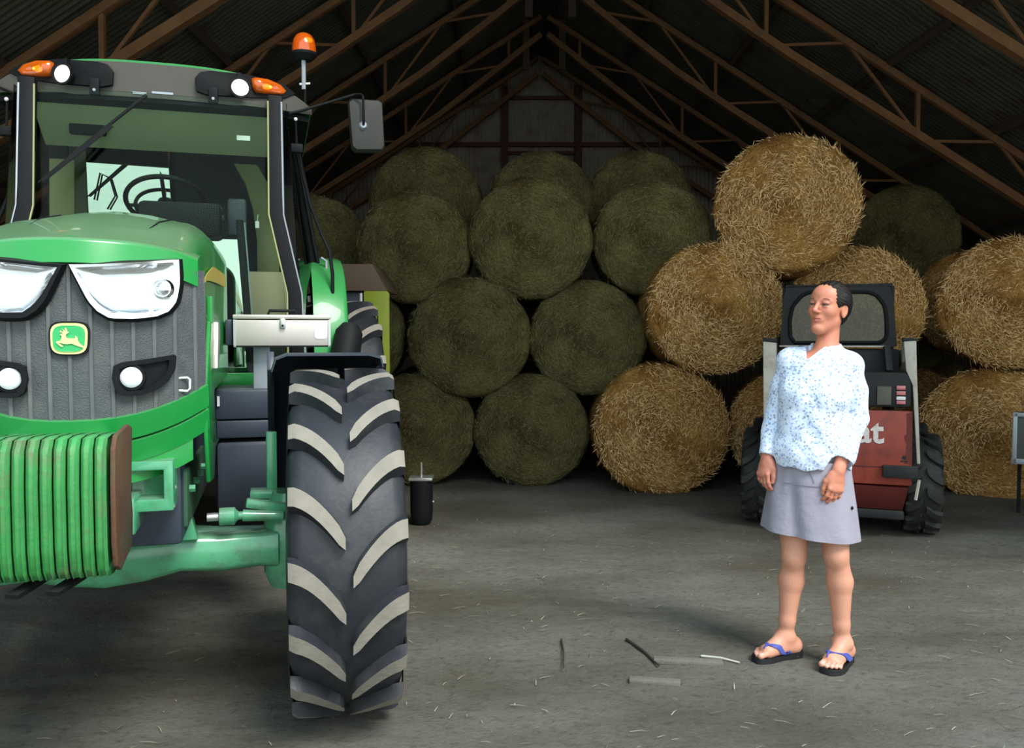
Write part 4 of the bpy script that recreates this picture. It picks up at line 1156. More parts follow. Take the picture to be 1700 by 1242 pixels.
# ---- roof
rf = empty('cab_roof', (0, 0, 0)); rf.parent = TR
def roof_pt(u, v, z0, crown, edge):
    x = -0.86 + 1.72 * u
    yf = 1.66 + 0.22 * (abs(x) / 0.86) ** 2.6
    y = yf + (3.2 - yf) * v
    z = z0 + crown * (1 - abs(x / 0.86) ** 3.2) - edge * (abs(x / 0.86)) ** 6
    return x, y, z
m = MB(); rs = []
NU = 36
for v, dz_ in ((0, 0.075), (0.0, 0.11), (0.04, 0.118), (0.4, 0.135), (0.96, 0.12), (1.0, 0.06)):
    row = []
    for i in range(NU + 1):
        x, y, z = roof_pt(i / NU, v, 2.885, 0, 0.0)
        k = abs(x / 0.86)
        row.append((x * (1.0 if v not in (0.0,) else 1.0), y, 2.885 + (dz_ if dz_ > 0.04 else dz_) * (1 - k ** 3.2) + 0.045 * (1 - k ** 8) + (0.0)))
    rs.append(row)
m.loft(rs, caps=False, closed=False); m.build('roof_shell', M_green, rf, thick=0.015, angle=60)
# grey front fascia under the green shell
m = MB()
def fascia(u, v):
    x = -0.85 + 1.70 * u; k = abs(x / 0.86)
    yf = 1.64 + 0.22 * k ** 2.6
    zt_ = 2.885 + 0.09 * (1 - k ** 3.2) + 0.045 * (1 - k ** 8)
    zb_ = 2.84 + 0.02 * k ** 4
    return (x, yf + 0.03 * (1 - v) * (1 if k < 0.5 else 0.3), zb_ + (zt_ - zb_) * v)
m.grid(fascia, 36, 5); m.build('roof_fascia', M_roofgrey, rf, thick=0.02)
m = MB(); m.grid(lambda u, v: (-0.84 + 1.68 * u, 1.66 + 0.22 * abs((-0.84 + 1.68 * u) / 0.86) ** 2.6 + (3.15 - 1.9) * v, 2.845), 20, 3); m.build('roof_underside', M_plastic, rf, thick=0.03)
FY = 1.72
for s in (-1, 1):
    # dark lamp housing of the fascia
    hp = [T(x, y, FY) for x, y in ((326, 138), (335, 128), (350, 126), (410, 128), (470, 138), (492, 152), (472, 162), (420, 166), (345, 165), (328, 160))]
    def yf(x): return 1.605 + 0.22 * (abs(x) / 0.86) ** 2.6
    m = MB(); rs = [[Vector((p.x * s, yf(p.x) + d, p.z)) for p in hp] for d in (0.03, 0.0)]
    m.loft(rs); m.build('lamp_housing', M_plastic, rf, bevel=0.006)
    # amber indicator
    ip = [T(x, y, FY) for x, y in ((418, 136), (424, 133), (445, 134), (466, 141), (475, 150), (470, 156), (440, 158), (424, 157), (419, 150))]
    c0 = sum((p for p in ip), Vector()) / len(ip)
    m = MB(); rs = []
    for kk, d in ((1.0, 0.012), (1.0, -0.006), (0.8, -0.020), (0.35, -0.027)):
        rs.append([Vector(((c0.x + (p.x - c0.x) * kk) * s, yf(p.x) + d, c0.z + (p.z - c0.z) * kk)) for p in ip])
    m.loft(rs); m.build('amber_indicator', M_amber, rf, angle=60)
    MB().ell((c0.x * s, yf(c0.x) + 0.004, c0.z), (0.03, 0.012, 0.014)).build('indicator_bulb', M_bulb, rf)
    # round work lamp
    q = T(399, 152, FY - 0.06)
    wl_ = empty('work_lamp', (q.x * s, yf(q.x) - 0.06, q.z)); wl_.parent = rf
    wl_.rotation_euler = (0, 0, R(8) if s > 0 else R(-22))
    MB().lathe([(0.0, 0.055), (0.035, 0.05), (0.054, 0.0), (0.060, -0.005), (0.060, -0.02), (0.049, -0.02), (0.047, -0.005)], axis='Y', n=28).build('lamp_shell', M_plastic, wl_)
    MB().lathe([(0.048, -0.008), (0.03, -0.014), (0, -0.017)], axis='Y', n=28).build('lamp_face', M_lampface, wl_)
    MB().box((0, 0.03, 0.07), (0.02, 0.03, 0.04)).build('lamp_foot', M_plastic, wl_)
    # hinge tabs
    q = T(356, 170, FY); MB().box((q.x * s, yf(q.x), q.z + 0.01), (0.05, 0.03, 0.09)).build('hinge_tab', M_plastic, rf, bevel=0.006)
    MB().cyl((q.x * s, yf(q.x) - 0.022, q.z - 0.01), (q.x * s, yf(q.x) - 0.015, q.z - 0.01), 0.008).build('tab_bolt', M_galv, rf)
for px_, w_ in ((232, 0.07), (270, 0.11)):
    q = T(px_, 155, 1.62); MB().box((q.x, 1.618, q.z), (w_, 0.01, 0.012)).build('wiper_motor_cover', M_galv, rf)
# wiper
a = T(243, 158, 1.58); b = T(150, 232, 1.50); c = T(64, 303, 1.46)
m = MB(); m.tube([a, b, c], [0.010, 0.008, 0.005], 7); m.build('wiper_arm', M_plastic, TR)
m = MB(); m.bar(T(186, 208, 1.49), T(70, 300, 1.44), 0.012, 0.02); m.build('wiper_blade', M_plastic, TR)

# ---- rear fenders
for s in (-1, 1):
    m = MB(); rs = []
    for k in range(22):
        t = PI * 1.02 - PI * 0.86 * k / 21
        rr_ = 1.08
        c, q_ = math.cos(t), math.sin(t)
        cy_, cz_ = 2.82, 0.98
        xi, xo = 0.86, 1.075
        y = cy_ + rr_ * 0.93 * math.copysign(abs(c) ** 0.7, c); z = cz_ + rr_ * abs(q_) ** 0.62 * (1 if q_ > 0 else -1)
        sec = []
        for (x, d) in ((xi, 0.0), (xo - 0.03, 0.0), (xo - 0.006, 0.012), (xo, 0.03), (xo, 0.07)):
            n_ = Vector((0, c, q_)).normalized()
            sec.append((s * x, y - n_.y * d, z - n_.z * d))
        rs.append(sec)
    m.loft(rs, caps=False, closed=False); m.build('rear_fender', M_green2, TR, thick=0.01)
m = MB(); m.box((0, 2.7, 0.95), (1.3, 0.5, 0.45)); m.tube([(-0.9, 2.75, 0.88), (0.9, 2.75, 0.88)], 0.14, 16); m.build('rear_axle', M_axle, TR, bevel=0.03)
m = MB(); m.tube([T(594, 560, 2.0), T(590, 575, 2.0), T(604, 548, 2.02)], [0.05, 0.06, 0.04], 10)
m = MB(); pA = Vector((1.02, 1.75, 1.28)); m.tube([pA, pA + Vector((0.05, 0.05, 0.25)), pA + Vector((0.06, 0.06, 0.30))], [0.10, 0.085, 0.05], 14); m.build('air_reservoir', M_plastic, TR)

# ---- mirrors
for s in (1, -1):
    mr_ = empty('side_mirror', (0, 0, 0)); mr_.parent = TR
    y_ = 1.9
    cor = [(577, 170), (582, 165), (628, 168), (634, 172), (638, 246), (634, 253), (590, 253), (583, 247)]
    pp = [T(x, y, y_) for x, y in cor]
    cx_ = sum(p.x for p in pp) / 8; cz_ = sum(p.z for p in pp) / 8
    rs = []
    for kk, d in ((0.92, 0.03), (1.0, 0.02), (1.0, -0.02), (0.93, -0.045), (0.6, -0.055)):
        rs.append([Vector(((cx_ + (p.x - cx_) * kk) * s, y_ + d, cz_ + (p.z - cz_) * kk)) for p in pp])
    MB().loft(rs).build('mirror_shell', paint('mirror_shell', (0.03, 0.03, 0.024), rough=0.6, var=0.1), mr_, angle=50)
    q = T(603, 208, y_ - 0.06)
    MB().lathe([(0.0, -0.012), (0.018, -0.012), (0.024, 0.0), (0.028, 0.012)], (q.x * s, y_ - 0.062, q.z), 'Y', 18).build('mirror_knob', M_galv, mr_)
    t0 = T(603, 158, y_ - 0.1)
    MB().tube([(q.x * s, y_ - 0.075, q.z), (q.x * s, y_ - 0.09, q.z + 0.02), (t0.x * s, y_ - 0.09, t0.z), (t0.x * s - s * 0.015, y_ - 0.085, t0.z + 0.008), (s * (t0.x - 0.05), y_ - 0.06, t0.z + 0.01), (s * 0.80, 1.80, t0.z - 0.12), (s * 0.72, 1.74, t0.z - 0.16)], 0.008, 8).build('mirror_arm', M_plastic, mr_)
# ---- beacon
b0 = T(503, 186, 2.0); b1 = T(505, 98, 2.0)
be = empty('beacon', (b1.x, 2.0, 0)); be.parent = TR
MB().tube([(-0.09, -0.02, b0.z + 0.09), (-0.04, -0.01, b0.z + 0.02), (0.0, 0, b0.z + 0.01), (0.004, 0, b0.z + 0.12), (-0.006, 0, b1.z + 0.01)], 0.009, 8).build('beacon_pole', M_plastic, be)
MB().tube([(-0.004, 0, b0.z + 0.14), (-0.004, 0, b1.z + 0.01)], 0.014, 8).build('pole_sleeve', M_galv, be)
MB().tube([(-0.03, 0, b0.z + 0.17), (0.035, 0, b0.z + 0.18)], 0.007, 8).build('clamp_screw', M_white, be)
k_ = (b1.z - b0.z) / 88.0
MB().lathe([(0.0, -0.012), (0.05, -0.008), (0.077, 0.02), (0.078, 0.036), (0.0, 0.036)], (0, 0, b1.z), 'Z', 28).build('beacon_base', M_plastic, be)
MB().lathe([(0.074, 0.036), (0.073, 0.075), (0.066, 0.115), (0.050, 0.142), (0.028, 0.156), (0.0, 0.160)], (0, 0, b1.z), 'Z', 28).build('beacon_dome', M_amber, be)
MB().ell((0.02, -0.02, b1.z + 0.105), (0.02, 0.02, 0.014)).build('beacon_bulb', M_bulb, be)

# ================================================================ implement behind the tractor (lime panel, brown top)
a = P(584, 485, 7.1); b = P(645, 438, 7.1); c = P(645, 640, 7.1)
IM = empty('implement', (a.x, 7.1, 0), label='farm implement behind the tractor with lime green side panel and brown top', cat='implement')
zt_ = P(600, 438, 7.1).z; zm = P(600, 483, 7.1).z
x1 = P(646, 500, 7.1).x - a.x; xm = P(622, 440, 7.1).x - a.x; xg = P(604, 500, 7.1).x - a.x
MB().prism([(-0.5, 0, zm), (x1 - 0.015, 0, zm), (xm - 0.02, 0, zt_), (-0.5, 0, zt_)], (0, 0.7, 0)).build('brown_cover', M_brown, IM, bevel=0.008)
MB().prism([(xg, 0, 0.35), (x1, 0, 0.30), (x1, 0, zm - 0.02), (x1 - 0.02, 0, zm + 0.0), (xg, 0, zm)], (0, 0.04, 0)).build('lime_panel', M_lime, IM, bevel=0.006)
MB().box((-0.08, 0.35, (zm + 0.35) / 2), (0.55, 0.6, zm - 0.36)).build('implement_body', M_slate, IM, bevel=0.02)
for x in (-0.25, x1 - 0.06): MB().box((x, 0.35, 0.18), (0.08, 0.5, 0.40)).build('leg', M_plastic, IM, bevel=0.01)
MB().tube([(xg - 0.02, -0.02, zm - 0.02), (xg - 0.02, -0.02, 1.3)], 0.012, 6).build('white_rod', M_white, IM)

# ================================================================ black stand on the dirt behind the tyre
q = G0(700, 868); k_ = 1400 / q.y
SD = empty('support_stand', (q.x, q.y, 0), label='small black stand with steel cap and pin on the dirt right of the tractor tyre', cat='stand')
w_ = 38 / k_; h_ = 73 / k_
MB().lathe([(0.0, 0.0), (w_ * 0.40, 0.0), (w_ * 0.47, 0.03), (w_ * 0.5, 0.1), (w_ * 0.5, h_), (0, h_)], n=24).build('stand_body', M_plastic, SD)
MB().box((0, 0, h_ + 0.012), (w_ * 1.02, w_ * 0.9, 0.024)).build('cap_plate', M_steelb, SD, bevel=0.003)
MB().cyl((0.0, 0, h_ + 0.02), (0.0, 0, h_ + 0.14), 0.008).build('pin', M_steelb, SD)
MB().ell((w_ * 0.52, -0.02, h_ * 0.5), (0.01, 0.01, 0.01)).build('side_stud', M_steelb, SD)
# ================================================================ SKID STEER LOADER, seen from behind
SY = 6.25
SO = Vector((P(1396, 700, SY).x, SY, 0))
SA = -math.atan2(SO.x, SO.y) * 0.97
SXL = Vector((math.cos(SA), math.sin(SA), 0)); SYL = Vector((-math.sin(SA), math.cos(SA), 0))
SS = empty('skid_steer_loader', SO, SA, label='small red and black skid steer loader with white arm posts, behind the woman', cat='loader')
def S(px, py, dy=0.0):
    d = ray(px, py); o = Vector((0, 0, CAM_H)) - SO
    t = (dy - o.dot(SYL)) / d.dot(SYL); p = o + d * t
    return Vector((p.dot(SXL), dy, p.z))
M_red = paint('faded_red_paint', (0.30, 0.045, 0.025), rough=0.55, var=0.2, scale=5, grime=0.7, grimecol=(0.10, 0.02, 0.015), dust=0.4, dustcol=(0.2, 0.12, 0.08), gscale=4)
M_dred = paint('dark_red_paint', (0.13, 0.018, 0.013), rough=0.6, var=0.2, grime=0.5, grimecol=(0.05, 0.012, 0.01))
M_blk = paint('loader_black', (0.017, 0.018, 0.019), spec=0.3, rough=0.65, var=0.3, dust=0.5, dustcol=(0.09, 0.09, 0.075), grime=0.3, grimecol=(0.05, 0.048, 0.04))
M_arm = paint('dirty_white_arm', (0.50, 0.47, 0.40), rough=0.6, var=0.1, grime=0.5, grimecol=(0.25, 0.20, 0.14), gscale=8)
M_text = paint('white_lettering', (0.75, 0.70, 0.66), rough=0.6, grime=0.5, grimecol=(0.35, 0.12, 0.09), gscale=30)
M_tail = paint('tail_light', (0.55, 0.16, 0.16), rough=0.25, coat=0.8)
M_loadglass = glass('loader_glass', tint=(0.55, 0.6, 0.5), refl=0.04, haze=0.10, hazecol=(0.08, 0.09, 0.06))
M_skidtyre = paint('loader_tyre', (0.018, 0.018, 0.017), rough=0.75, var=0.3, grime=0.6, grimecol=(0.05, 0.048, 0.04), bump=0.2)

def zx(px, py, dy=0.0): v = S(px, py, dy); return v.x, v.z
# engine door (tailgate) with lettering
x0, zt_ = zx(1274, 676); x1, zb_ = zx(1514, 808)
def panel(x0, x1, z0, z1, y0, y1, nm, mat, bev=0.012):
    return MB().box(((x0 + x1) / 2, (y0 + y1) / 2, (z0 + z1) / 2), (x1 - x0, y1 - y0, z1 - z0)).build(nm, mat, SS, bevel=bev)
m = MB(); m.prism([(x0, 0, zb_), (x1, 0, zb_), (x1, 0, zt_), (x0, 0, zt_)], (0, 0.10, 0)); tg_ = m.build('tailgate', M_red, SS, bevel=0.015)
_, zl = zx(1400, 845, 0.03)
m = MB(); m.prism([(x0 + 0.0, 0.0, zb_ - 0.012), (x1 - 0.02, 0.0, zb_ - 0.012), (x1 - 0.05, 0.12, zl), (x0 + 0.03, 0.12, zl)], (0, 0.3, 0)); m.build('lower_skirt', M_dred, SS, bevel=0.01)
panel(x0 + 0.05, x1 - 0.04, zl - 0.07, zl - 0.005, 0.10, 0.5, 'bottom_guard', M_blk)
# crease line above the bumper
_, zc = zx(1400, 772); panel(x0 + 0.01, x1 - 0.01, zc - 0.005, zc + 0.005, -0.004, 0.02, 'tailgate_crease', M_dred, 0.002)
# worn darker strip at the right side of the door
a_ = zx(1507, 682)[0]; b_1 = zx(1515, 700)[0]
m = MB(); pts = [(b_1, -0.002, zt_ - 0.005)]
rr = random.Random(5)
for k in range(14): pts.append((a_ - 0.012 + rr.uniform(-0.01, 0.012), -0.002, zt_ - 0.02 - (zt_ - zc - 0.05) * k / 13))
pts.append((b_1, -0.002, zc + 0.03)); m.prism(pts, (0, 0.003, 0)); m.build('scuffed_strip', M_dred, SS, smooth=False)
# lettering as built
txt = bpy.data.curves.new('lettering', 'FONT'); txt.body = 'Bobcat'; txt.size = 0.245; txt.extrude = 0.002; txt.offset = 0.006; txt.align_x = 'RIGHT'
to_ = bpy.data.objects.new('lettering', txt); link(to_, SS); tx, tz = zx(1465, 736)
to_.location = (tx + 0.005, -0.004, tz + 0.005); to_.rotation_euler = (PI / 2, 0, 0); txt.materials.append(M_text)
dg = bpy.context.evaluated_depsgraph_get(); tm = bpy.data.meshes.new_from_object(to_.evaluated_get(dg)); tm.name = 'lettering'
to2 = bpy.data.objects.new('lettering', tm); to2.location = to_.location; to2.rotation_euler = to_.rotation_euler; bpy.data.objects.remove(to_); link(to2, SS); to2.name = 'lettering'
# small emblem on the door, a little figure mark
ex, ez = zx(1501, 760)
m = MB(); m.lathe([(0.0, -0.006), (0.014, -0.006), (0.014, 0.0)], (ex, 0, ez), 'Y', 14); m.build('small_badge', M_blk, SS)
MB().box((ex, -0.004, ez - 0.026), (0.05, 0.004, 0.008)).build('small_badge_bar', M_blk, SS)
# black rear cowl with grille window and tail lamps
x0b, z1b = zx(1272, 616); x1b, z0b = zx(1513, 677)
panel(x0b, x1b, z0b + 0.0, z1b, -0.015, 0.55, 'engine_cowl', M_blk, 0.02)
a = zx(1456, 641); b = zx(1479, 672)
panel(a[0], b[0], b[1], a[1], -0.03, -0.012, 'cowl_plate', paint('grey_plate', (0.10, 0.10, 0.075), rough=0.7), 0.003)
for (pa, pb) in ((640, 647), (649, 656), (658, 664), (665, 671)):
    a = zx(1488, pa); b = zx(1503, pb)
    panel(a[0], b[0], b[1], a[1], -0.028, -0.012, 'tail_lamp', M_tail if pa != 658 else M_white, 0.003)
# bumper bracket
a = zx(1465, 771); b = zx(1523, 794)
panel(a[0], b[0], b[1], a[1], -0.06, 0.0, 'bumper_pad', M_blk, 0.008)
a = zx(1269, 771); b = zx(1300, 794)
panel(a[0], b[0], b[1], a[1], -0.06, 0.0, 'bumper_pad', M_blk, 0.008)
# lift arm posts
for s, xs in ((1, (1500, 1521, 1506, 1525)), (-1, (1267, 1289, 1269, 1281))):
    t0, t1, c0_, c1_ = xs
    A = zx(t0, 567); B = zx(t1, 567); Cc = zx(t0 + (4 if s > 0 else 0), 617); D = zx(t1, 617)
    E = zx(c1_ - (3 if s > 0 else 8), 770); F = zx(c1_ if s > 0 else 1276, 770)
    if s > 0:
        poly = [(A[0], A[1]), (B[0], B[1] + 0.005), (D[0] + 0.004, D[1]), (F[0] + 0.01, F[1]), (E[0], E[1]), (zx(1515, 640)[0], zx(1515, 640)[1]), (Cc[0] + 0.0, Cc[1] + 0.01)]
    else:
        poly = [(A[0], A[1]), (B[0], B[1] - 0.01), (D[0], D[1]), (zx(1279, 640)[0], zx(1279, 640)[1]), (zx(1277, 745)[0], zx(1277, 745)[1]), (zx(1268, 745)[0], zx(1268, 745)[1])]
    m = MB(); m.prism([(x, -0.02, z) for x, z in poly], (0, 0.12, 0)); m.build('arm_post', M_arm, SS, bevel=0.006)
    cxm = (A[0] + B[0]) / 2
    MB().box((cxm, 0.04, A[1] + 0.01), (B[0] - A[0] + 0.01, 0.10, 0.03)).build('post_cap', M_blk, SS, bevel=0.005)
    MB().bar((cxm, 0.08, A[1] - 0.08), (cxm, 1.55, A[1] - 0.30), 0.07, 0.14).build('lift_arm', M_arm, SS, bevel=0.01)
a = S(1526, 797, -0.03); b = S(1520, 830, -0.03)
MB().tube([a, b], 0.012, 6).build('hanging_rod', M_arm, SS)
# horizontal white strip under the cab
a = zx(1292, 575); b = zx(1480, 575)
panel(a[0], b[0], a[1] - 0.006, a[1] + 0.006, 0.12, 0.2, 'cab_ledge', M_arm, 0.002)
# linkage behind the cowl
for px_ in (1472, 1330):
    a = S(px_, 575, 0.10); b = S(px_ + 4, 616, 0.05)
    MB().bar(a, b, 0.05, 0.04).build('linkage', M_blk, SS, bevel=0.005)
a = zx(1285, 580); b = zx(1495, 622)
panel(a[0], b[0], b[1] - 0.05, a[1], 0.16, 0.6, 'radiator_housing', M_blk, 0.01)
# cab with rounded rear window: frame ring and glass
CYb = 0.30
outer = [(1295, 576), (1300, 500), (1305, 478), (1312, 474), (1470, 474), (1478, 478), (1484, 500), (1489, 576)]
inner = [(1320, 569), (1312, 560), (1311, 532), (1316, 508), (1332, 490), (1345, 485), (1440, 485), (1455, 490), (1468, 506), (1472, 530), (1472, 560), (1462, 569)]
O = [S(x, y, CYb) for x, y in resample(outer, 64)]
cen = S(1392, 527, CYb)
def ang(p): return math.atan2(p.z - cen.z, p.x - cen.x)
O.sort(key=ang)
I = [S(x, y, CYb) for x, y in resample(inner, 64)]; I.sort(key=ang)
Ob = [p + Vector((0, 0.05, 0)) for p in O]; Ib = [p + Vector((0, 0.05, 0)) for p in I]
MB().loft([Ob, O, I, Ib, Ob], caps=False).build('cab_rear_frame', M_blk, SS, bevel=0)
gasket = [p + Vector((0, -0.006, 0)) for p in I]; MB().tube(gasket + [gasket[0]], 0.014, 8, caps=False).build('window_gasket', M_plastic, SS)
m = MB(); m.add([p + Vector((0, 0.02, 0)) for p in I], [tuple(range(64))]); m.build('rear_glass', M_loadglass, SS, thick=0.004)
zr = S(1392, 475, CYb).z
MB().prism([(S(1303, 500, CYb).x, CYb, zr - 0.015), (S(1482, 500, CYb).x, CYb, zr - 0.015), (S(1482, 500, CYb).x, CYb + 1.0, zr + 0.03), (S(1303, 500, CYb).x, CYb + 1.0, zr + 0.03)], (0, 0, 0.03)).build('cab_roof', M_blk, SS, bevel=0.01)
for s in (1300, 1484):
    x = S(s, 500, CYb).x
    for k in range(6):
        y = CYb + 0.12 + k * 0.17
        MB().box((x, y, (zr + 0.75) / 2), (0.02, 0.03, zr - 0.75)).build('side_grid_bar', M_blk, SS)
    MB().box((x, CYb + 0.5, 0.85), (0.03, 1.0, 0.3)).build('cab_side', M_blk, SS)
MB().box((0.0, 0.95, 1.10), (0.45, 0.12, 0.5)).build('operator_seat', M_seat, SS, bevel=0.04)
# chassis
xl, xr = zx(1290, 800)[0], zx(1505, 800)[0]
MB().box(((xl + xr) / 2, 0.95, 0.50), (xr - xl, 1.3, 0.45)).build('chassis', M_blk, SS, bevel=0.02)
for s in (-1, 1):
    xw = zx(1536 if s > 0 else 1257, 800, 0.1)[0]
    for yw in (0.45, 1.36):
        tyre_wheel('wheel', 0.385, 0.255, 16, SS, (xw, yw, 0.38), 0, 0.028, 0.19, (M_skidtyre, M_skidtyre, M_arm), lugw=0.055, sweep=-0.075 , lug_dusty=False)

# ================================================================ grey-green metal crate edge at the right picture border
a = P(1688, 686, 7.0); b = P(1770, 772, 7.0)
CR = empty('metal_box', ((a.x + b.x) / 2, 7.0, 0), -0.54, label='grey green metal box on legs at the right picture edge', cat='box')
w_, h_ = b.x - a.x, a.z - b.z
M_gg = paint('grey_green_metal', (0.07, 0.085, 0.065), rough=0.6, var=0.2, grime=0.5, grimecol=(0.15, 0.12, 0.08))
MB().box((0, 0.15, b.z + h_ / 2), (w_ - 0.03, 0.3, h_ - 0.03)).build('box_body', M_gg, CR, bevel=0.01)
for x in (-w_ / 2 + 0.02, w_ / 2 - 0.02): MB().box((x, 0.0, b.z + h_ / 2), (0.035, 0.05, h_)).build('box_edge', M_galv, CR, bevel=0.004)
MB().box((0, 0.0, a.z - 0.02), (w_, 0.05, 0.035)).build('box_edge', M_galv, CR, bevel=0.004)
MB().box((0, 0.0, b.z + 0.02), (w_, 0.05, 0.045)).build('box_edge', M_galv, CR, bevel=0.004)
for x in (-w_ / 2 + 0.06, w_ / 2 - 0.06): MB().box((x, 0.15, b.z / 2), (0.03, 0.04, b.z)).build('leg', M_plastic, CR)
# ================================================================ THE WOMAN: one sculpted surface from blended solids
class SDF:
    """signed-distance canvas on a rectilinear grid, turned into a mesh with surface nets"""
    def __init__(s, xs, ys, zs):
        s.x, s.y, s.z = (np.asarray(a, dtype=np.float32) for a in (xs, ys, zs))
        s.F = np.full((len(xs), len(ys), len(zs)), 0.06, dtype=np.float32)

    def _sl(s, lo, hi, pad):
        r = []
        for a, l, h in zip((s.x, s.y, s.z), lo, hi):
            i0 = int(np.searchsorted(a, l - pad)); i1 = int(np.searchsorted(a, h + pad))
            r.append(slice(max(0, i0 - 1), min(len(a), i1 + 1)))
        return tuple(r)

    def _grid(s, sl):
        return s.x[sl[0]][:, None, None], s.y[sl[1]][None, :, None], s.z[sl[2]][None, None, :]

    def _comb(s, sl, d, k, mode):
        f = s.F[sl]
        if mode == 'sub': d = -d
        if k > 0:
            if mode == 'add':
                h = np.clip(0.5 + 0.5 * (f - d) / k, 0, 1); g = f * (1 - h) + d * h - k * h * (1 - h)
            else:
                h = np.clip(0.5 - 0.5 * (f - d) / k, 0, 1); g = f * (1 - h) + d * h + k * h * (1 - h)
        else:
            g = np.minimum(f, d) if mode == 'add' else np.maximum(f, d)
        s.F[sl] = g

    def cone(s, a, b, ra, rb, k=0.01, mode='add', sq=None):
        """tapered capsule; sq=(axis vector, factor): thinner along that axis"""
        a = np.array(a, dtype=np.float32); b = np.array(b, dtype=np.float32)
        R_ = max(ra, rb); sl = s._sl(np.minimum(a, b) - R_, np.maximum(a, b) + R_, k + 0.03)
        X, Y, Z = s._grid(sl)
        ab = b - a; L2 = float(ab @ ab)
        px, py, pz = X - a[0], Y - a[1], Z - a[2]
        t = np.clip((px * ab[0] + py * ab[1] + pz * ab[2]) / L2, 0, 1)
        qx, qy, qz = px - t * ab[0], py - t * ab[1], pz - t * ab[2]
        if sq is not None:
            n, f = np.array(sq[0], dtype=np.float32), sq[1]; n = n / np.linalg.norm(n)
            dn = qx * n[0] + qy * n[1] + qz * n[2]; g = (1 / f - 1)
            qx, qy, qz = qx + dn * n[0] * g, qy + dn * n[1] * g, qz + dn * n[2] * g
        d = np.sqrt(qx * qx + qy * qy + qz * qz) - (ra + (rb - ra) * t)
        s._comb(sl, d, k, mode)

    def chain(s, pts, rs, k=0.01, sq=None):
        for i in range(len(pts) - 1): s.cone(pts[i], pts[i + 1], rs[i], rs[i + 1], k, sq=sq)

    def ell(s, c, r, B=None, k=0.01, mode='add'):
        """B: 3x3 rows = axes"""
        c = np.array(c, dtype=np.float32); r = np.array(r, dtype=np.float32)
        m = float(max(r)); sl = s._sl(c - m, c + m, k + 0.03)
        X, Y, Z = s._grid(sl)
        p = (X - c[0], Y - c[1], Z - c[2])
        if B is None: u = p
        else: u = [p[0] * B[i][0] + p[1] * B[i][1] + p[2] * B[i][2] for i in range(3)]
        k0 = np.sqrt((u[0] / r[0]) ** 2 + (u[1] / r[1]) ** 2 + (u[2] / r[2]) ** 2)
        k1 = np.sqrt((u[0] / r[0] ** 2) ** 2 + (u[1] / r[1] ** 2) ** 2 + (u[2] / r[2] ** 2) ** 2) + 1e-6
        s._comb(sl, k0 * (k0 - 1) / k1, k, mode)

    def cut(s, fn, k=0.0):
        """keep where fn(X,Y,Z) < 0"""
        sl = (slice(None),) * 3; X, Y, Z = s._grid(sl)
        s._comb(sl, -fn(X, Y, Z), k, 'sub')

    def displace(s, fn):
        X, Y, Z = s._grid((slice(None),) * 3)
        s.F += fn(X, Y, Z)

    def mesh(s, name):
        F = s.F; nx, ny, nz = F.shape
        ins = F < 0
        cnt = np.zeros((nx - 1, ny - 1, nz - 1), dtype=np.int8)
        for i in (0, 1):
            for j in (0, 1):
                for k in (0, 1): cnt += ins[i:nx - 1 + i, j:ny - 1 + j, k:nz - 1 + k]
        act = np.argwhere((cnt > 0) & (cnt < 8))
        idx = -np.ones((nx - 1, ny - 1, nz - 1), dtype=np.int32)
        idx[act[:, 0], act[:, 1], act[:, 2]] = np.arange(len(act))
        acc = np.zeros((len(act), 3)); n = np.zeros(len(act))
        C = [(i, j, k) for i in (0, 1) for j in (0, 1) for k in (0, 1)]
        co = (s.x, s.y, s.z)
        for a in C:
            for ax in range(3):
                if a[ax]: continue
                b = list(a); b[ax] = 1
                ia = act + np.array(a); ib = act + np.array(b)
                fa = F[ia[:, 0], ia[:, 1], ia[:, 2]]; fb = F[ib[:, 0], ib[:, 1], ib[:, 2]]
                m_ = (fa < 0) != (fb < 0)
                t = np.where(m_, fa / np.where(m_, fa - fb, 1), 0)
                for q in range(3):
                    va = co[q][ia[:, q]]; vb = co[q][ib[:, q]]
                    acc[:, q] += np.where(m_, va + (vb - va) * t, 0)
                n += m_
        V = acc / n[:, None]
        quads = []
        for ax in range(3):
            o1, o2 = [(1, 2), (2, 0), (0, 1)][ax]
            sh = [slice(None)] * 3; sh2 = [slice(None)] * 3
            sh[ax] = slice(0, -1); sh2[ax] = slice(1, None)
            A, B_ = ins[tuple(sh)], ins[tuple(sh2)]
            e = np.argwhere(A != B_)
            ok = (e[:, o1] > 0) & (e[:, o2] > 0) & (e[:, o1] < F.shape[o1] - 1) & (e[:, o2] < F.shape[o2] - 1)
            e = e[ok]; fl = A[e[:, 0], e[:, 1], e[:, 2]]
            def cell(d1, d2):
                c_ = e.copy(); c_[:, o1] -= d1; c_[:, o2] -= d2
                return idx[c_[:, 0], c_[:, 1], c_[:, 2]]
            q = np.stack([cell(1, 1), cell(0, 1), cell(0, 0), cell(1, 0)], 1)
            q[~fl] = q[~fl][:, ::-1]
            quads.append(q)
        Q = np.concatenate(quads)
        Q = Q[(Q >= 0).all(1)]
        me = bpy.data.meshes.new(name)
        me.vertices.add(len(V)); me.vertices.foreach_set('co', V.astype(np.float32).ravel())
        me.loops.add(len(Q) * 4); me.loops.foreach_set('vertex_index', Q.astype(np.int32).ravel())
        me.polygons.add(len(Q)); me.polygons.foreach_set('loop_start', np.arange(0, len(Q) * 4, 4, dtype=np.int32))
        me.polygons.foreach_set('use_smooth', np.ones(len(Q), dtype=bool))
        me.update(calc_edges=True); me.validate()
        return me, V

def steps(segs):
    out = [segs[0][0]]
    for a, b, st in segs:
        n = max(1, int(round((b - a) / st))); out += list(np.linspace(a, b, n + 1)[1:])
    return out

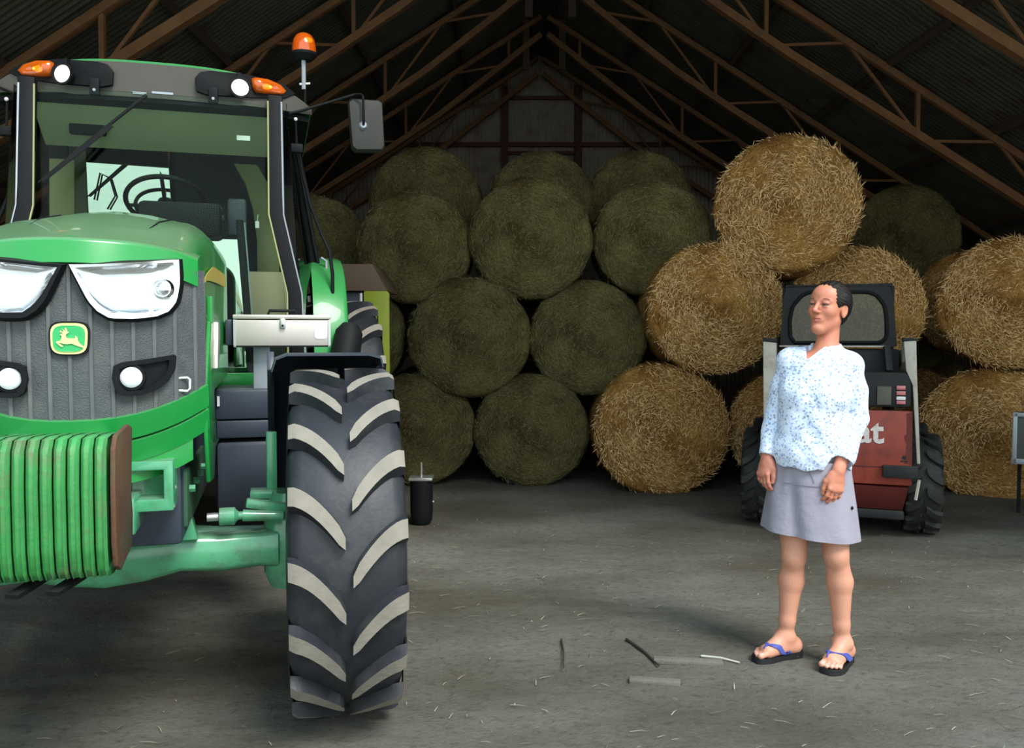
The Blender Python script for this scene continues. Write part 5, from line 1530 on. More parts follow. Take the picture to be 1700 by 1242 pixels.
WD = 3.88                                      # distance of the woman from the camera
WO = Vector((P(1352, 1100, WD).x, WD, 0))      # her ground point
def Wp(px, py, dy=0.0):
    p = P(px, py, WD + dy); return np.array([p.x - WO.x, p.y - WO.y, p.z])
def v3(*a): return np.array(a, dtype=float)
def unit(v): return v / np.linalg.norm(v)
WOMAN = empty('person', WO, label='woman in a pale blue flowered blouse, grey skirt and blue flip-flops, arms hanging, looking aside', cat='person')

BF = unit(v3(-0.50, -0.86, 0))                 # body facing
BLft = unit(v3(0.86, -0.50, 0))                # her left
UP = v3(0, 0, 1.0)

# --- joints
sh_r = Wp(1312, 600, 0.07); el_r = Wp(1289, 688, 0.10); wr_r = Wp(1273, 758, 0.03)
sh_l = Wp(1409, 607, -0.07); el_l = Wp(1418, 694, -0.06); wr_l = Wp(1392, 782, -0.16)
pel = Wp(1344, 800, 0.0); wst = Wp(1348, 735, 0.0); chst = Wp(1357, 655, 0.0); nbase = Wp(1371, 590, 0.0)
hip_r = Wp(1316, 815, 0.03); kn_r = Wp(1318, 922, -0.01); an_r = Wp(1304, 1062, 0.02)
hip_l = Wp(1384, 818, -0.03); kn_l = Wp(1388, 920, -0.08); an_l = Wp(1399, 1068, -0.06)
an_r[2] = 0.10; an_l[2] = 0.10

body = SDF(steps([(-0.36, 0.34, 0.0042)]), steps([(-0.42, 0.26, 0.0042)]),
           steps([(0.0, 0.14, 0.0032), (0.14, 0.72, 0.007), (0.72, 1.0, 0.0036), (1.0, 1.44, 0.007), (1.44, 1.80, 0.0026)]))

# --- torso (mostly under the clothes)
TB = [BLft, -BF, UP]
body.ell(pel, (0.155, 0.115, 0.13), TB, 0.03)
body.ell(wst, (0.130, 0.095, 0.13), TB, 0.05)
body.ell(chst + v3(0, 0, 0.02), (0.145, 0.10, 0.16), TB, 0.05)
body.cone(sh_r, sh_l, 0.045, 0.045, 0.04)
body.cone(chst + v3(0, 0, 0.08), nbase, 0.09, 0.058, 0.04)
# --- legs
fr = BF
for (h, kn, an, sg) in ((hip_r, kn_r, an_r, -1), (hip_l, kn_l, an_l, 1)):
    body.cone(h, kn, 0.082, 0.054, 0.02)
    body.ell(kn + fr * 0.014 + v3(0, 0, -0.01), (0.044, 0.042, 0.055), TB, 0.02)
    mid = kn * 0.68 + an * 0.32 - fr * 0.018 + BLft * 0.004 * sg
    body.cone(kn - fr * 0.005, mid, 0.049, 0.056, 0.02)
    body.cone(mid, an * 0.80 + kn * 0.20, 0.055, 0.036, 0.02)
    body.cone(an * 0.80 + kn * 0.20, an, 0.034, 0.033, 0.02)
    body.ell(an + BLft * 0.030 + v3(0, 0, -0.004), (0.012, 0.012, 0.014), None, 0.015)
    body.ell(an - BLft * 0.030 + v3(0, 0, 0.004), (0.012, 0.012, 0.014), None, 0.015)
# --- feet
feet = {}
SOLE = 0.024
def foot(an, d, side, key):
    """d: pointing direction on the ground, side: +1 when the big toe lies to the left of d"""
    d = unit(d); l = unit(np.cross(UP, d)) * side      # towards the big toe
    h = an.copy(); h[2] = 0
    heel = h - d * 0.045; ball = h + d * 0.115
    z0 = SOLE
    body.ell(heel + v3(0, 0, z0 + 0.030), (0.034, 0.032, 0.033), [d, l, UP], 0.02)
    body.cone(an - d * 0.008, heel + v3(0, 0, z0 + 0.03), 0.032, 0.030, 0.03)
    body.cone(an + d * 0.012 + v3(0, 0, -0.008), ball + l * 0.008 + v3(0, 0, z0 + 0.026), 0.036, 0.024, 0.03)
    body.cone(heel - l * 0.004 + v3(0, 0, z0 + 0.022), ball - l * 0.022 + v3(0, 0, z0 + 0.016), 0.026, 0.019, 0.025)
    body.cone(heel + l * 0.006 + v3(0, 0, z0 + 0.026), ball + l * 0.020 + v3(0, 0, z0 + 0.020), 0.024, 0.024, 0.03)
    tl = [(0.030, 0.050, 0.0145), (0.009, 0.052, 0.0098), (-0.009, 0.044, 0.0090), (-0.025, 0.034, 0.0085), (-0.039, 0.020, 0.0080)]
    tips = []
    for (o, L, r) in tl:
        a = ball + l * (o * 0.90) + d * (-0.012 + (0.006 if o > 0.02 else 0)) + v3(0, 0, z0 + 0.018)
        b_ = ball + l * o * 1.04 + d * (L * 0.60) + v3(0, 0, z0 + 0.017)
        c_ = ball + l * o * 1.06 + d * L + v3(0, 0, z0 + r * 0.9)
        body.cone(a, b_, r * 1.05, r * 0.88, 0.006); body.cone(b_, c_, r * 0.9, r, 0.004)
        tips.append((c_, r))
    feet[key] = dict(d=d, l=l, heel=heel, ball=ball, tips=tips)
foot(an_r, v3(-0.93, -0.37, 0), 1, 'right')
foot(an_l, v3(-0.66, -0.75, 0), -1, 'left')
# for her right foot the big toe is on her left side: seen from above, towards -y here

# --- arms
for (s_, e_, w_) in ((sh_r, el_r, wr_r), (sh_l, el_l, wr_l)):
    body.cone(s_, e_, 0.046, 0.037, 0.03)
    m_ = e_ * 0.7 + w_ * 0.3
    body.cone(e_, m_, 0.038, 0.039, 0.02); body.cone(m_, w_, 0.038, 0.026, 0.02)

# --- hands
def hand(w, d, back, thumb, curl, spread=1.0, tcurl=0.5):
    """w wrist, d direction of the hand, back: normal of the back of the hand, thumb: side of the thumb"""
    d = unit(d); back = unit(back - d * (back @ d)); th = unit(np.cross(d, back)); th = th if th @ thumb > 0 else -th
    pc = w + d * 0.048
    body.cone(w - d * 0.01, w + d * 0.03, 0.026, 0.026, 0.015, sq=(back, 0.72))
    body.ell(pc, (0.052, 0.040, 0.0165), [d, th, back], 0.012)
    body.ell(w + d * 0.080, (0.020, 0.040, 0.0135), [d, th, back], 0.012)
    body.ell(w + d * 0.038 + th * 0.024 - back * 0.010, (0.030, 0.017, 0.015), [d, th, back], 0.012)
    rings = []
    for i, (o, L, r) in enumerate(((0.030, 0.072, 0.0088), (0.0105, 0.080, 0.0091), (-0.010, 0.074, 0.0086), (-0.029, 0.058, 0.0076))):
        p = w + d * (0.088 - 0.12 * abs(o - 0.010) * 1.0) + th * o
        a = curl[i]; dd = d.copy(); q = p
        pts = [p]; rs = [r * 1.12]
        for sidx, frac in enumerate((0.45, 0.31, 0.24)):
            a_ = a * (0.55, 1.0, 0.75)[sidx]
            dd = unit(dd * math.cos(a_) - back * math.sin(a_) + th * 0.03 * spread * o / 0.03 * (1 if sidx == 0 else 0))
            # keep turning the frame
            back_l = unit(back * math.cos(a_) + d * math.sin(a_)) if sidx == 0 else back_l
            q = q + dd * L * frac; pts.append(q); rs.append(r * (1.0, 0.92, 0.80)[sidx])
            d_prev = dd
        # a finger bends progressively: rebuild with cumulative angles
        pts = [p]; ang_ = 0; q = p
        for sidx, frac in enumerate((0.45, 0.31, 0.24)):
            ang_ += a * (0.55, 1.0, 0.75)[sidx]
            dd = unit(d * math.cos(ang_) - back * math.sin(ang_) + th * 0.10 * spread * o / 0.03)
            q = q + dd * L * frac; pts.append(q)
        body.ell(p + back * 0.004, (0.011, 0.0095, 0.010), [d, th, back], 0.006)
        for j in range(3): body.cone(pts[j], pts[j + 1], rs[j], rs[j + 1], 0.0035)
        rings.append((pts, rs))
    a = w + d * 0.022 + th * 0.024 - back * 0.006
    b_ = a + unit(d * 0.85 + th * 0.50 - back * 0.25) * 0.040
    c_ = b_ + unit(d * 1.0 + th * (0.25 - tcurl * 0.3) - back * 0.25 * tcurl) * 0.034
    e_ = c_ + unit(d * 1.0 - th * 0.25 * tcurl - back * 0.3 * tcurl) * 0.026
    body.cone(a, b_, 0.0155, 0.0125, 0.012); body.cone(b_, c_, 0.0115, 0.0105, 0.005); body.cone(c_, e_, 0.0105, 0.0085, 0.004)
    return rings, d, th, back
# her right hand: thumb towards the camera, fingers curled
hr = hand(wr_r, Wp(1262, 815, 0.0) - wr_r, v3(-0.86, -0.42, 0.1), v3(0.35, -0.93, 0), (0.42, 0.50, 0.58, 0.62), 0.6)
# her left hand: back towards the camera
hl_ = hand(wr_l, Wp(1383, 835, -0.175) - wr_l, v3(0.25, -0.95, 0.12), v3(-1, -0.2, 0), (0.48, 0.42, 0.42, 0.46), 0.5, 0.9)

# --- neck and head
HF = unit(v3(-0.77, -0.62, 0.15))
hu = v3(0.235, 0.10, 0.965); hu = unit(hu - HF * (hu @ HF)); HL = unit(np.cross(hu, HF))
if HL[0] < 0: HL = -HL
HC = Wp(1375, 512, -0.005)
HS = 1.0
def H(f, l, u): return HC + (HF * f + HL * l + hu * u) * HS
HB = [HF, HL, hu]
NK = 0.047
body.cone(nbase + v3(0, 0, -0.02), H(-0.030, 0, -0.070), NK + 0.006, 0.046, 0.03)
body.cone(nbase + BF * 0.045 - BLft * 0.02 + v3(0, 0, -0.03), H(-0.02, 0.035, -0.06), 0.012, 0.012, 0.022)   # neck tendons
body.cone(nbase + BF * 0.050 - BLft * 0.01 + v3(0, 0, -0.03), H(-0.02, -0.035, -0.06), 0.012, 0.012, 0.022)
for s in (-1, 1):      # collar bones
    body.cone(nbase + BF * 0.055 + BLft * 0.02 * s + v3(0, 0, -0.035), nbase + BLft * 0.10 * s + BF * 0.03 + v3(0, 0, -0.012), 0.010, 0.008, 0.02)
body.ell(H(-0.014, 0, 0.036), (0.096, 0.074, 0.084), HB, 0.01)          # cranium
body.ell(H(0.030, 0, 0.045), (0.060, 0.060, 0.055), HB, 0.03)           # forehead
body.ell(H(0.022, 0, -0.032), (0.062, 0.054, 0.080), HB, 0.03)          # face mass
body.cone(H(0.030, 0, -0.055), H(0.060, 0, -0.098), 0.037, 0.019, 0.025)
for s in (-1, 1):
    body.cone(H(-0.010, 0.041 * s, -0.050), H(0.054, 0.011 * s, -0.106), 0.016, 0.015, 0.03)    # jaw
    body.ell(H(0.052, 0.038 * s, -0.022), (0.022, 0.020, 0.020), HB, 0.032)                         # cheekbone
    body.cone(H(0.080, 0.014 * s, 0.024), H(0.066, 0.046 * s, 0.022), 0.009, 0.007, 0.012)        # brow
    body.ell(H(0.090, 0.031 * s, 0.004), (0.014, 0.019, 0.012), HB, 0.010, 'sub')                   # socket
    body.ell(H(0.0745, 0.031 * s, 0.0115), (0.0145, 0.0175, 0.0075), HB, 0.003)                     # upper lid
    body.ell(H(0.0735, 0.031 * s, -0.0055), (0.0135, 0.0165, 0.0072), HB, 0.003)                    # lower lid
    # ear
    body.ell(H(-0.014, 0.074 * s, -0.006), (0.019, 0.0085, 0.031), [unit(HF * 0.96 + HL * s * -0.28), unit(HL + HF * 0.28 * s), hu], 0.005)
    body.ell(H(-0.010, 0.083 * s, -0.002), (0.010, 0.006, 0.018), HB, 0.004, 'sub')
    body.ell(H(-0.010, 0.076 * s, -0.031), (0.009, 0.006, 0.010), HB, 0.004)
body.cone(H(0.084, 0, 0.018), H(0.104, 0, -0.024), 0.0080, 0.0105, 0.010)       # nose
body.ell(H(0.105, 0, -0.028), (0.0115, 0.0115, 0.010), HB, 0.006)
for s in (-1, 1): body.ell(H(0.094, 0.0115 * s, -0.032), (0.010, 0.0075, 0.0075), HB, 0.005)
for s in (-1, 1): body.ell(H(0.099, 0.0065 * s, -0.0385), (0.005, 0.003, 0.003), HB, 0.002, 'sub')
body.ell(H(0.070, 0, -0.060), (0.018, 0.028, 0.020), HB, 0.014)                   # mouth mound
for s in (-1, 1): body.cone(H(0.0870, 0.0, -0.0580), H(0.076, 0.027 * s, -0.0620), 0.0042, 0.0028, 0.004)
for s in (-1, 1): body.cone(H(0.0845, 0.0, -0.0715), H(0.076, 0.024 * s, -0.0665), 0.0048, 0.0030, 0.004)
for s in (-1, 1): body.cone(H(0.0920, 0.0, -0.0645), H(0.082, 0.025 * s, -0.0640), 0.0034, 0.0024, 0.0015, 'sub')
body.ell(H(0.066, 0, -0.104), (0.018, 0.020, 0.015), HB, 0.012)                   # chin
body.cone(H(0.088, -0.012, -0.082), H(0.088, 0.012, -0.082), 0.004, 0.004, 0.006, 'sub')
# smile folds
for s in (-1, 1): body.cone(H(0.093, 0.020 * s, -0.034), H(0.080, 0.031 * s, -0.064), 0.0022, 0.0022, 0.006, 'sub')

bm_, BV = body.mesh('body')
# skin colours: lips, lids, knuckles, toenails; shade painted into mouth line and eye slits
q = (BV - HC); qf, ql, qu = q @ HF, q @ HL, q @ hu
colr = np.tile(np.array([0.62, 0.235, 0.14]), (len(BV), 1))
def blend(mask, c):
    m_ = np.clip(mask, 0, 1)[:, None]; colr[:] = colr * (1 - m_) + np.array(c) * m_
nz_ = np.array([noise.noise(Vector((float(x) * 28, float(y) * 28, float(z) * 28))) for x, y, z in BV])
blend(np.clip(nz_ * 0.5, 0, 0.25), (0.56, 0.20, 0.14))
leg = np.clip((0.70 - BV[:, 2]) / 0.1, 0, 1); blend(leg * 0.75, (0.66, 0.33, 0.22))
hands_ = (BV[:, 2] > 0.72) & (BV[:, 2] < 1.06) & (np.abs(BV[:, 0] + 0.02) > 0.08)
blend(hands_ * 0.6, (0.56, 0.22, 0.15))
def spot(f, l, u, rf_, rl, ru, soft=0.4):
    d = np.sqrt(((qf - f) / rf_) ** 2 + ((ql - l) / rl) ** 2 + ((qu - u) / ru) ** 2); return np.clip((1 + soft - d) / (2 * soft), 0, 1)
blend(spot(0.09, 0, -0.064, 0.02, 0.026, 0.0105, 0.25) * 0.75, (0.50, 0.14, 0.11))
for s in (-1, 1):
    blend(spot(0.075, 0.040 * s, -0.025, 0.03, 0.022, 0.02, 0.6) * 0.22, (0.64, 0.19, 0.13))
    blend(spot(0.080, 0.031 * s, 0.006, 0.02, 0.021, 0.011, 0.5) * 0.5, (0.36, 0.15, 0.11))
blend(spot(0.108, 0, -0.028, 0.02, 0.014, 0.012, 0.5) * 0.5, (0.64, 0.2, 0.15))
blend(spot(0.090, 0, -0.0640, 0.016, 0.022, 0.0020, 0.6) * 0.85, (0.25, 0.10, 0.08))  # shade between the lips painted as a dark line
for s in (-1, 1): blend(spot(0.082, 0.031 * s, 0.002, 0.02, 0.017, 0.0045, 0.4) * 0.6, (0.16, 0.07, 0.05))
blend(spot(0.088, 0, 0.030, 0.02, 0.006, 0.014, 0.6) * 0.35, (0.4, 0.13, 0.09))
for ft in feet.values():
    for (c_, r) in ft['tips']:
        t_ = c_ + v3(0, 0, r * 0.8); blend(np.clip((1.3 - np.linalg.norm(BV - t_, axis=1) / (r * 0.8)) * 2, 0, 1) * 0.6, (0.80, 0.52, 0.45))
ca = bm_.color_attributes.new('skin_tone', 'FLOAT_COLOR', 'POINT')
ca.data.foreach_set('color', np.concatenate([colr, np.ones((len(BV), 1))], 1).astype(np.float32).ravel())
m, nt_, b_ = new_mat('skin')
at = N(nt_, 'ShaderNodeAttribute', attribute_name='skin_tone'); nt_.links.new(at.outputs['Color'], b_.inputs['Base Color'])
b_.inputs['Roughness'].default_value = 0.5; b_.inputs['Subsurface Weight'].default_value = 0.12; b_.inputs['Subsurface Radius'].default_value = (0.9, 0.35, 0.2); b_.inputs['Subsurface Scale'].default_value = 0.008
n3 = N(nt_, 'ShaderNodeTexNoise'); n3.inputs['Scale'].default_value = 160; tcc = N(nt_, 'ShaderNodeTexCoord'); nt_.links.new(tcc.outputs['Object'], n3.inputs['Vector'])
bp = N(nt_, 'ShaderNodeBump'); bp.inputs['Strength'].default_value = 0.25; bp.inputs['Distance'].default_value = 0.003; nt_.links.new(n3.outputs['Fac'], bp.inputs['Height']); nt_.links.new(bp.outputs['Normal'], b_.inputs['Normal'])
bm_.materials.append(m)
link(bpy.data.objects.new('body', bm_), WOMAN)

from mathutils.bvhtree import BVHTree
_pl = np.zeros(len(bm_.polygons) * 4, dtype=np.int32); bm_.polygons.foreach_get('vertices', _pl)
BVH = BVHTree.FromPolygons(BV.tolist(), _pl.reshape(-1, 4).tolist())
# --- eyes, brows
M_eye = paint('eye_white', (0.36, 0.30, 0.27), rough=0.15, var=0.02); M_iris = paint('iris', (0.05, 0.045, 0.035), rough=0.1)
M_brow = paint('brow_hair', (0.10, 0.05, 0.03), rough=0.9)
RB = Matrix((Vector(HF), Vector(HL), Vector(hu))).transposed()
for s in (-1, 1):
    c_ = H(0.0765, 0.031 * s, 0.0035)
    MB().ell(c_, (0.0098, 0.0128, 0.0058), 20, 14, RB).build('eye', M_eye, WOMAN)
    g = H(0.0848, 0.0305 * s - 0.001, 0.0035)
    MB().ell(g, (0.0024, 0.0056, 0.0040), 14, 10, RB).build('iris', M_iris, WOMAN)
    up_ = [H(0.0878 - 0.008 * t * t, (0.031 + t * 0.0155) * s, 0.0065 - 0.003 * t * t) for t in (-1, -0.5, 0, 0.5, 1)]
    MB().tube(up_, [0.0008, 0.0014, 0.0017, 0.0016, 0.0009], 6).build('eyelashes', M_brow, WOMAN)
    br = [H(0.0895 - 0.012 * (k / 4) ** 2 * 1.2, (0.014 + 0.036 * k / 4) * s, 0.0245 + 0.006 * math.sin(PI * k / 4 * 0.9)) for k in range(5)]
    MB().tube(br, [0.0018, 0.0028, 0.0028, 0.0022, 0.0010], 6, sq=0.6).build('eyebrow', M_brow, WOMAN)

# --- hair: short, dark, swept back behind the ears
hx = HC
hair = SDF(steps([(hx[0] - 0.14, hx[0] + 0.15, 0.0022)]), steps([(hx[1] - 0.15, hx[1] + 0.16, 0.0022)]), steps([(hx[2] - 0.11, hx[2] + 0.15, 0.0022)]))
hair.ell(H(-0.018, 0, 0.042), (0.105, 0.083, 0.089), HB, 0.01)
hair.ell(H(-0.070, 0, 0.000), (0.048, 0.062, 0.060), HB, 0.03)
hair.ell(H(-0.085, 0, -0.035), (0.030, 0.038, 0.030), HB, 0.02)
for s in (-1, 1): hair.ell(H(-0.022, 0.064 * s, 0.036), (0.042, 0.020, 0.036), HB, 0.02)
hair.ell(H(0.088, 0, -0.024), (0.070, 0.070, 0.094), HB, 0.018, 'sub')
hair.ell(H(0.070, 0, -0.070), (0.080, 0.095, 0.075), HB, 0.010, 'sub')     # face opening, high hairline
for s in (-1, 1): hair.ell(H(0.000, 0.088 * s, -0.026), (0.045, 0.030, 0.046), HB, 0.008, 'sub')
def strands(X, Y, Z):
    f = (X - HC[0]) * HF[0] + (Y - HC[1]) * HF[1] + (Z - HC[2]) * HF[2]
    l = (X - HC[0]) * HL[0] + (Y - HC[1]) * HL[1] + (Z - HC[2]) * HL[2]
    u = (X - HC[0]) * hu[0] + (Y - HC[1]) * hu[1] + (Z - HC[2]) * hu[2]
    return (0.0009 * np.sin(l * 330 + 18 * f + 30 * u) + 0.0006 * np.sin(u * 420 + l * 170 - f * 60)).astype(np.float32)
hair.displace(strands)
hm, _ = hair.mesh('hair')
M_hair = paint('dark_brown_hair', (0.010, 0.007, 0.006), spec=0.3, rough=0.42, var=0.4, scale=60, bump=0.5, bscale=200)
hm.materials.append(M_hair); link(bpy.data.objects.new('hair', hm), WOMAN)

# --- blouse
bl = SDF(steps([(-0.33, 0.33, 0.0048)]), steps([(-0.36, 0.28, 0.0048)]), steps([(0.84, 1.56, 0.0048)]))
bl.ell(nbase + v3(-0.005, 0, -0.06) , (0.15, 0.085, 0.075), TB, 0.03)
for e_ in (sh_r, sh_l): bl.cone(nbase + v3(0, 0, 0.000), e_ + v3(0, 0, 0.0), 0.052, 0.058, 0.03)
bl.cone(nbase + v3(0, 0, -0.03), nbase + v3(0.004, 0.005, 0.040), 0.082, 0.064, 0.03)
bl.cone(sh_r + v3(0.01, 0, -0.004), sh_l + v3(-0.01, 0, -0.004), 0.060, 0.062, 0.04)
bl.ell(chst + BF * 0.015 + v3(0, 0, 0.035), (0.168, 0.118, 0.15), TB, 0.05)
for s in (-1, 1): bl.ell(chst + BF * 0.085 + BLft * 0.068 * s + v3(0, 0, -0.005), (0.074, 0.060, 0.070), TB, 0.05)
bl.ell(Wp(1350, 705, 0) + BF * 0.020, (0.160, 0.128, 0.16), TB, 0.06)
bl.ell(Wp(1345, 755, 0) + BF * 0.012, (0.182, 0.142, 0.15), TB, 0.06)
bl.ell(Wp(1345, 805, 0) + BF * 0.0, (0.188, 0.142, 0.15), TB, 0.05)
cfr = el_r * 0.10 + wr_r * 0.90; cfl = el_l * 0.28 + wr_l * 0.72
bl.chain([sh_r + v3(0.012, 0, -0.01), sh_r * 0.5 + el_r * 0.5 + v3(-0.004, 0, 0), el_r + v3(0.0, 0, 0), cfr + v3(0, 0, 0)], [0.062, 0.058, 0.054, 0.042], 0.010)
bl.chain([sh_l + v3(-0.012, 0, -0.01), sh_l * 0.5 + el_l * 0.5 + v3(0.004, 0, 0), el_l, cfl + v3(0.006, 0, 0)], [0.066, 0.064, 0.060, 0.050], 0.010)
# cloth folds
def fold(X, Y, Z):
    a = X * BLft[0] + Y * BLft[1]; f = X * BF[0] + Y * BF[1]
    low = np.clip((1.45 - Z) / 0.4, 0.15, 1)
    g = 0.0050 * np.sin(a * 34 + 3 * np.sin(Z * 6) + 2) * (0.5 + 0.5 * np.sin(Z * 5 + a * 7 + 1)) + 0.0035 * np.sin(a * 52 - Z * 18 + 2 * np.sin(Z * 9)) + 0.0018 * np.sin(Z * 45 + a * 30 + f * 20 + 2 * np.sin(a * 20))
    return (g * low).astype(np.float32)
bl.displace(fold)
# hem: dips at the front middle and lower at the back left tail
hz0 = float(Wp(1345, 776, -0.13)[2])
def hem(X, Y, Z):
    a = X * BLft[0] + Y * BLft[1]; f = X * BF[0] + Y * BF[1]
    zz = hz0 + 0.005 - 0.020 * np.cos(np.clip((a + 0.0) * 9, -PI, PI)) * (f > 0) + 0.004 * np.sin(a * 60) - 0.085 * np.clip((a - 0.13) * 18, 0, 1) * np.clip(1 - (f - 0.02) * 12, 0, 1) - 0.03 * np.clip(-f * 10, 0, 1)
    arm = np.minimum(np.minimum(((X - cfr[0]) ** 2 + (Y - cfr[1]) ** 2) ** 0.5, ((X - cfl[0]) ** 2 + (Y - cfl[1]) ** 2) ** 0.5) - 0.075, 0.5)
    return np.where((arm < 0) & (Z < 1.2), -0.01, 1.0) * 0 + (zz - Z)
bl.cut(hem)
# cuffs: cut the sleeves square to the forearm
for (c_, d_) in ((cfr, unit(wr_r - el_r)), (cfl, unit(wr_l - el_l))):
    def cuff(X, Y, Z, c_=c_, d_=d_):
        pr = (X - c_[0]) * d_[0] + (Y - c_[1]) * d_[1] + (Z - c_[2]) * d_[2]
        rx, ry, rz = X - c_[0] - pr * d_[0], Y - c_[1] - pr * d_[1], Z - c_[2] - pr * d_[2]
        rad_ = np.sqrt(rx * rx + ry * ry + rz * rz)
        return np.where((rad_ < 0.066) & (pr > -0.02), pr, -0.05)
    pass
    d0 = c_ + d_ * 0.060
    bl.cone(d0, d0 + d_ * 0.05, 0.055, 0.060, 0.0, 'sub')
    bl.cone(c_ + d_ * 0.012, c_ + d_ * 0.09, 0.030, 0.045, 0.004, 'sub')
# neckline: deep V towards the front, small stand collar
vb = Wp(1334, 597, -0.14)
vt = nbase + v3(0, 0, 0.03)
vl = Wp(1338, 572, -0.08); vr = Wp(1374, 566, -0.06)
def vneck(X, Y, Z):
    # half space pair in the front plane, apex at vb, opening upwards
    a = (X - vb[0]) * BLft[0] + (Y - vb[1]) * BLft[1]; u = Z - vb[2]
    f = (X - nbase[0]) * BF[0] + (Y - nbase[1]) * BF[1]
    w1 = -(a + 0.012) - u * 0.22 ; w2 = a - u * 1.12
    d = np.maximum(np.maximum(w1, w2) * 0.75, -f - 0.005)
    d = np.maximum(d, -u * 0.5)
    return -d
bl.cut(vneck, 0.002)
bl.cone(nbase + v3(0, 0, 0.018), nbase + v3(0.004, 0.0, 0.16), 0.055, 0.085, 0.004, 'sub')
bl.cut(lambda X, Y, Z: Z - (nbase[2] + 0.066 + 0.15 * (X - nbase[0]) + 0 * Y))
blm, _ = bl.mesh('blouse')
m, nt_, b_ = new_mat('flowered_cotton')
tcc = N(nt_, 'ShaderNodeTexCoord')
def dots(scale, thr, seed):
    mp = N(nt_, 'ShaderNodeMapping'); mp.inputs['Location'].default_value = (seed, seed * 0.7, seed * 1.3); nt_.links.new(tcc.outputs['Object'], mp.inputs[0])
    nn = N(nt_, 'ShaderNodeTexNoise'); nn.inputs['Scale'].default_value = 60; nt_.links.new(mp.outputs[0], nn.inputs['Vector'])
    vm = N(nt_, 'ShaderNodeVectorMath', operation='MULTIPLY_ADD'); vm.inputs[1].default_value = (0.016,) * 3; nt_.links.new(nn.outputs['Color'], vm.inputs[0]); nt_.links.new(mp.outputs[0], vm.inputs[2])
    vo = N(nt_, 'ShaderNodeTexVoronoi'); vo.inputs['Scale'].default_value = scale; nt_.links.new(vm.outputs[0], vo.inputs['Vector'])
    mr = N(nt_, 'ShaderNodeMapRange'); mr.inputs['From Min'].default_value = thr; mr.inputs['From Max'].default_value = thr + 0.08; mr.inputs['To Min'].default_value = 1; mr.inputs['To Max'].default_value = 0
    nt_.links.new(vo.outputs['Distance'], mr.inputs['Value']); return mr.outputs[0]
base = (0.74, 0.83, 0.97, 1)
cur = None
for sc_, th_, sd_, cc in ((66, 0.27, 1.0, (0.34, 0.46, 0.80, 1)), (52, 0.235, 5.0, (0.30, 0.36, 0.46, 1)), (75, 0.25, 9.0, (0.50, 0.62, 0.92, 1))):
    mx = N(nt_, 'ShaderNodeMix', data_type='RGBA'); mx.inputs['B'].default_value = cc
    if cur is None: mx.inputs['A'].default_value = base
    else: nt_.links.new(cur, mx.inputs['A'])
    nt_.links.new(dots(sc_, th_, sd_), mx.inputs['Factor']); cur = mx.outputs['Result']
nt_.links.new(cur, b_.inputs['Base Color']); b_.inputs['Roughness'].default_value = 0.85; b_.inputs['Sheen Weight'].default_value = 0.2
n3 = N(nt_, 'ShaderNodeTexNoise'); n3.inputs['Scale'].default_value = 14; n3.inputs['Detail'].default_value = 4; nt_.links.new(tcc.outputs['Object'], n3.inputs['Vector'])
bp = N(nt_, 'ShaderNodeBump'); bp.inputs['Strength'].default_value = 0.5; bp.inputs['Distance'].default_value = 0.02; nt_.links.new(n3.outputs['Fac'], bp.inputs['Height']); nt_.links.new(bp.outputs['Normal'], b_.inputs['Normal'])
M_blouse = m
blm.materials.append(m); link(bpy.data.objects.new('blouse', blm), WOMAN)
# collar band standing at both sides of the V
def ribbon(pts, w, mat, nm, th=0.003):
    m = MB(); rs = []
    for p, up_ in pts: rs.append([Vector(p), Vector(p + up_ * w)])
    m.loft(rs, caps=False, closed=False); return m.build(nm, mat, WOMAN, thick=th)
cpts = []
for k in range(15):
    t = k / 14.0; an_ = R(28) + (R(332) - R(28)) * t - R(0)
    r1, r2 = 0.072, 0.066
    p = nbase + v3(0.0, 0, -0.006) + (BF * math.cos(an_) * r1 + BLft * math.sin(an_) * r1) + v3(0, 0, 0.022 - 0.030 * math.cos(an_))
    cpts.append((p, unit(v3(0, 0, 1) + (BF * math.cos(an_) + BLft * math.sin(an_)) * 0.10)))


# --- skirt
M_skirt = paint('grey_lilac_twill', (0.31, 0.295, 0.35), rough=0.9, var=0.12, scale=7, bump=0.9, bscale=11)
rs = []; SKN = 72
zt_ = float(Wp(1345, 765)[2]); 
for i in range(15):
    t = i / 14
    ca_ = Wp(1346, 762, 0) * (1 - t) + Wp(1343, 884, 0) * t
    ra_ = 0.172 + 0.048 * t; rb_ = 0.128 + 0.026 * t
    ring = []
    for k in range(SKN):
        q_ = 2 * PI * k / SKN
        fo = (0.0035 * math.sin(5 * q_ + 1.0 + 2 * t) + 0.004 * math.sin(8 * q_ + 3 * t)) * t ** 0.8
        # soft diagonal crease at the front right
        p = ca_ + BLft * math.cos(q_) * (ra_ + fo) + BF * math.sin(q_) * (rb_ + fo)
        cr_ = -0.016 * math.exp(-((q_ - (1.95 - 0.25 * t)) / 0.11) ** 2) * min(1, t * 2.2) - 0.008 * math.exp(-((q_ - (2.35 - 0.5 * t)) / 0.08) ** 2) * max(0, 1 - t * 1.4)
        p = p + BF * cr_
        p[2] -= 0.018 * t * math.cos(q_) * 1.0
        ring.append(Vector(p))
    rs.append(ring)
m = MB(); m.loft(rs, caps=False); sk = m.build('skirt', M_skirt, WOMAN, thick=0.004, angle=70)
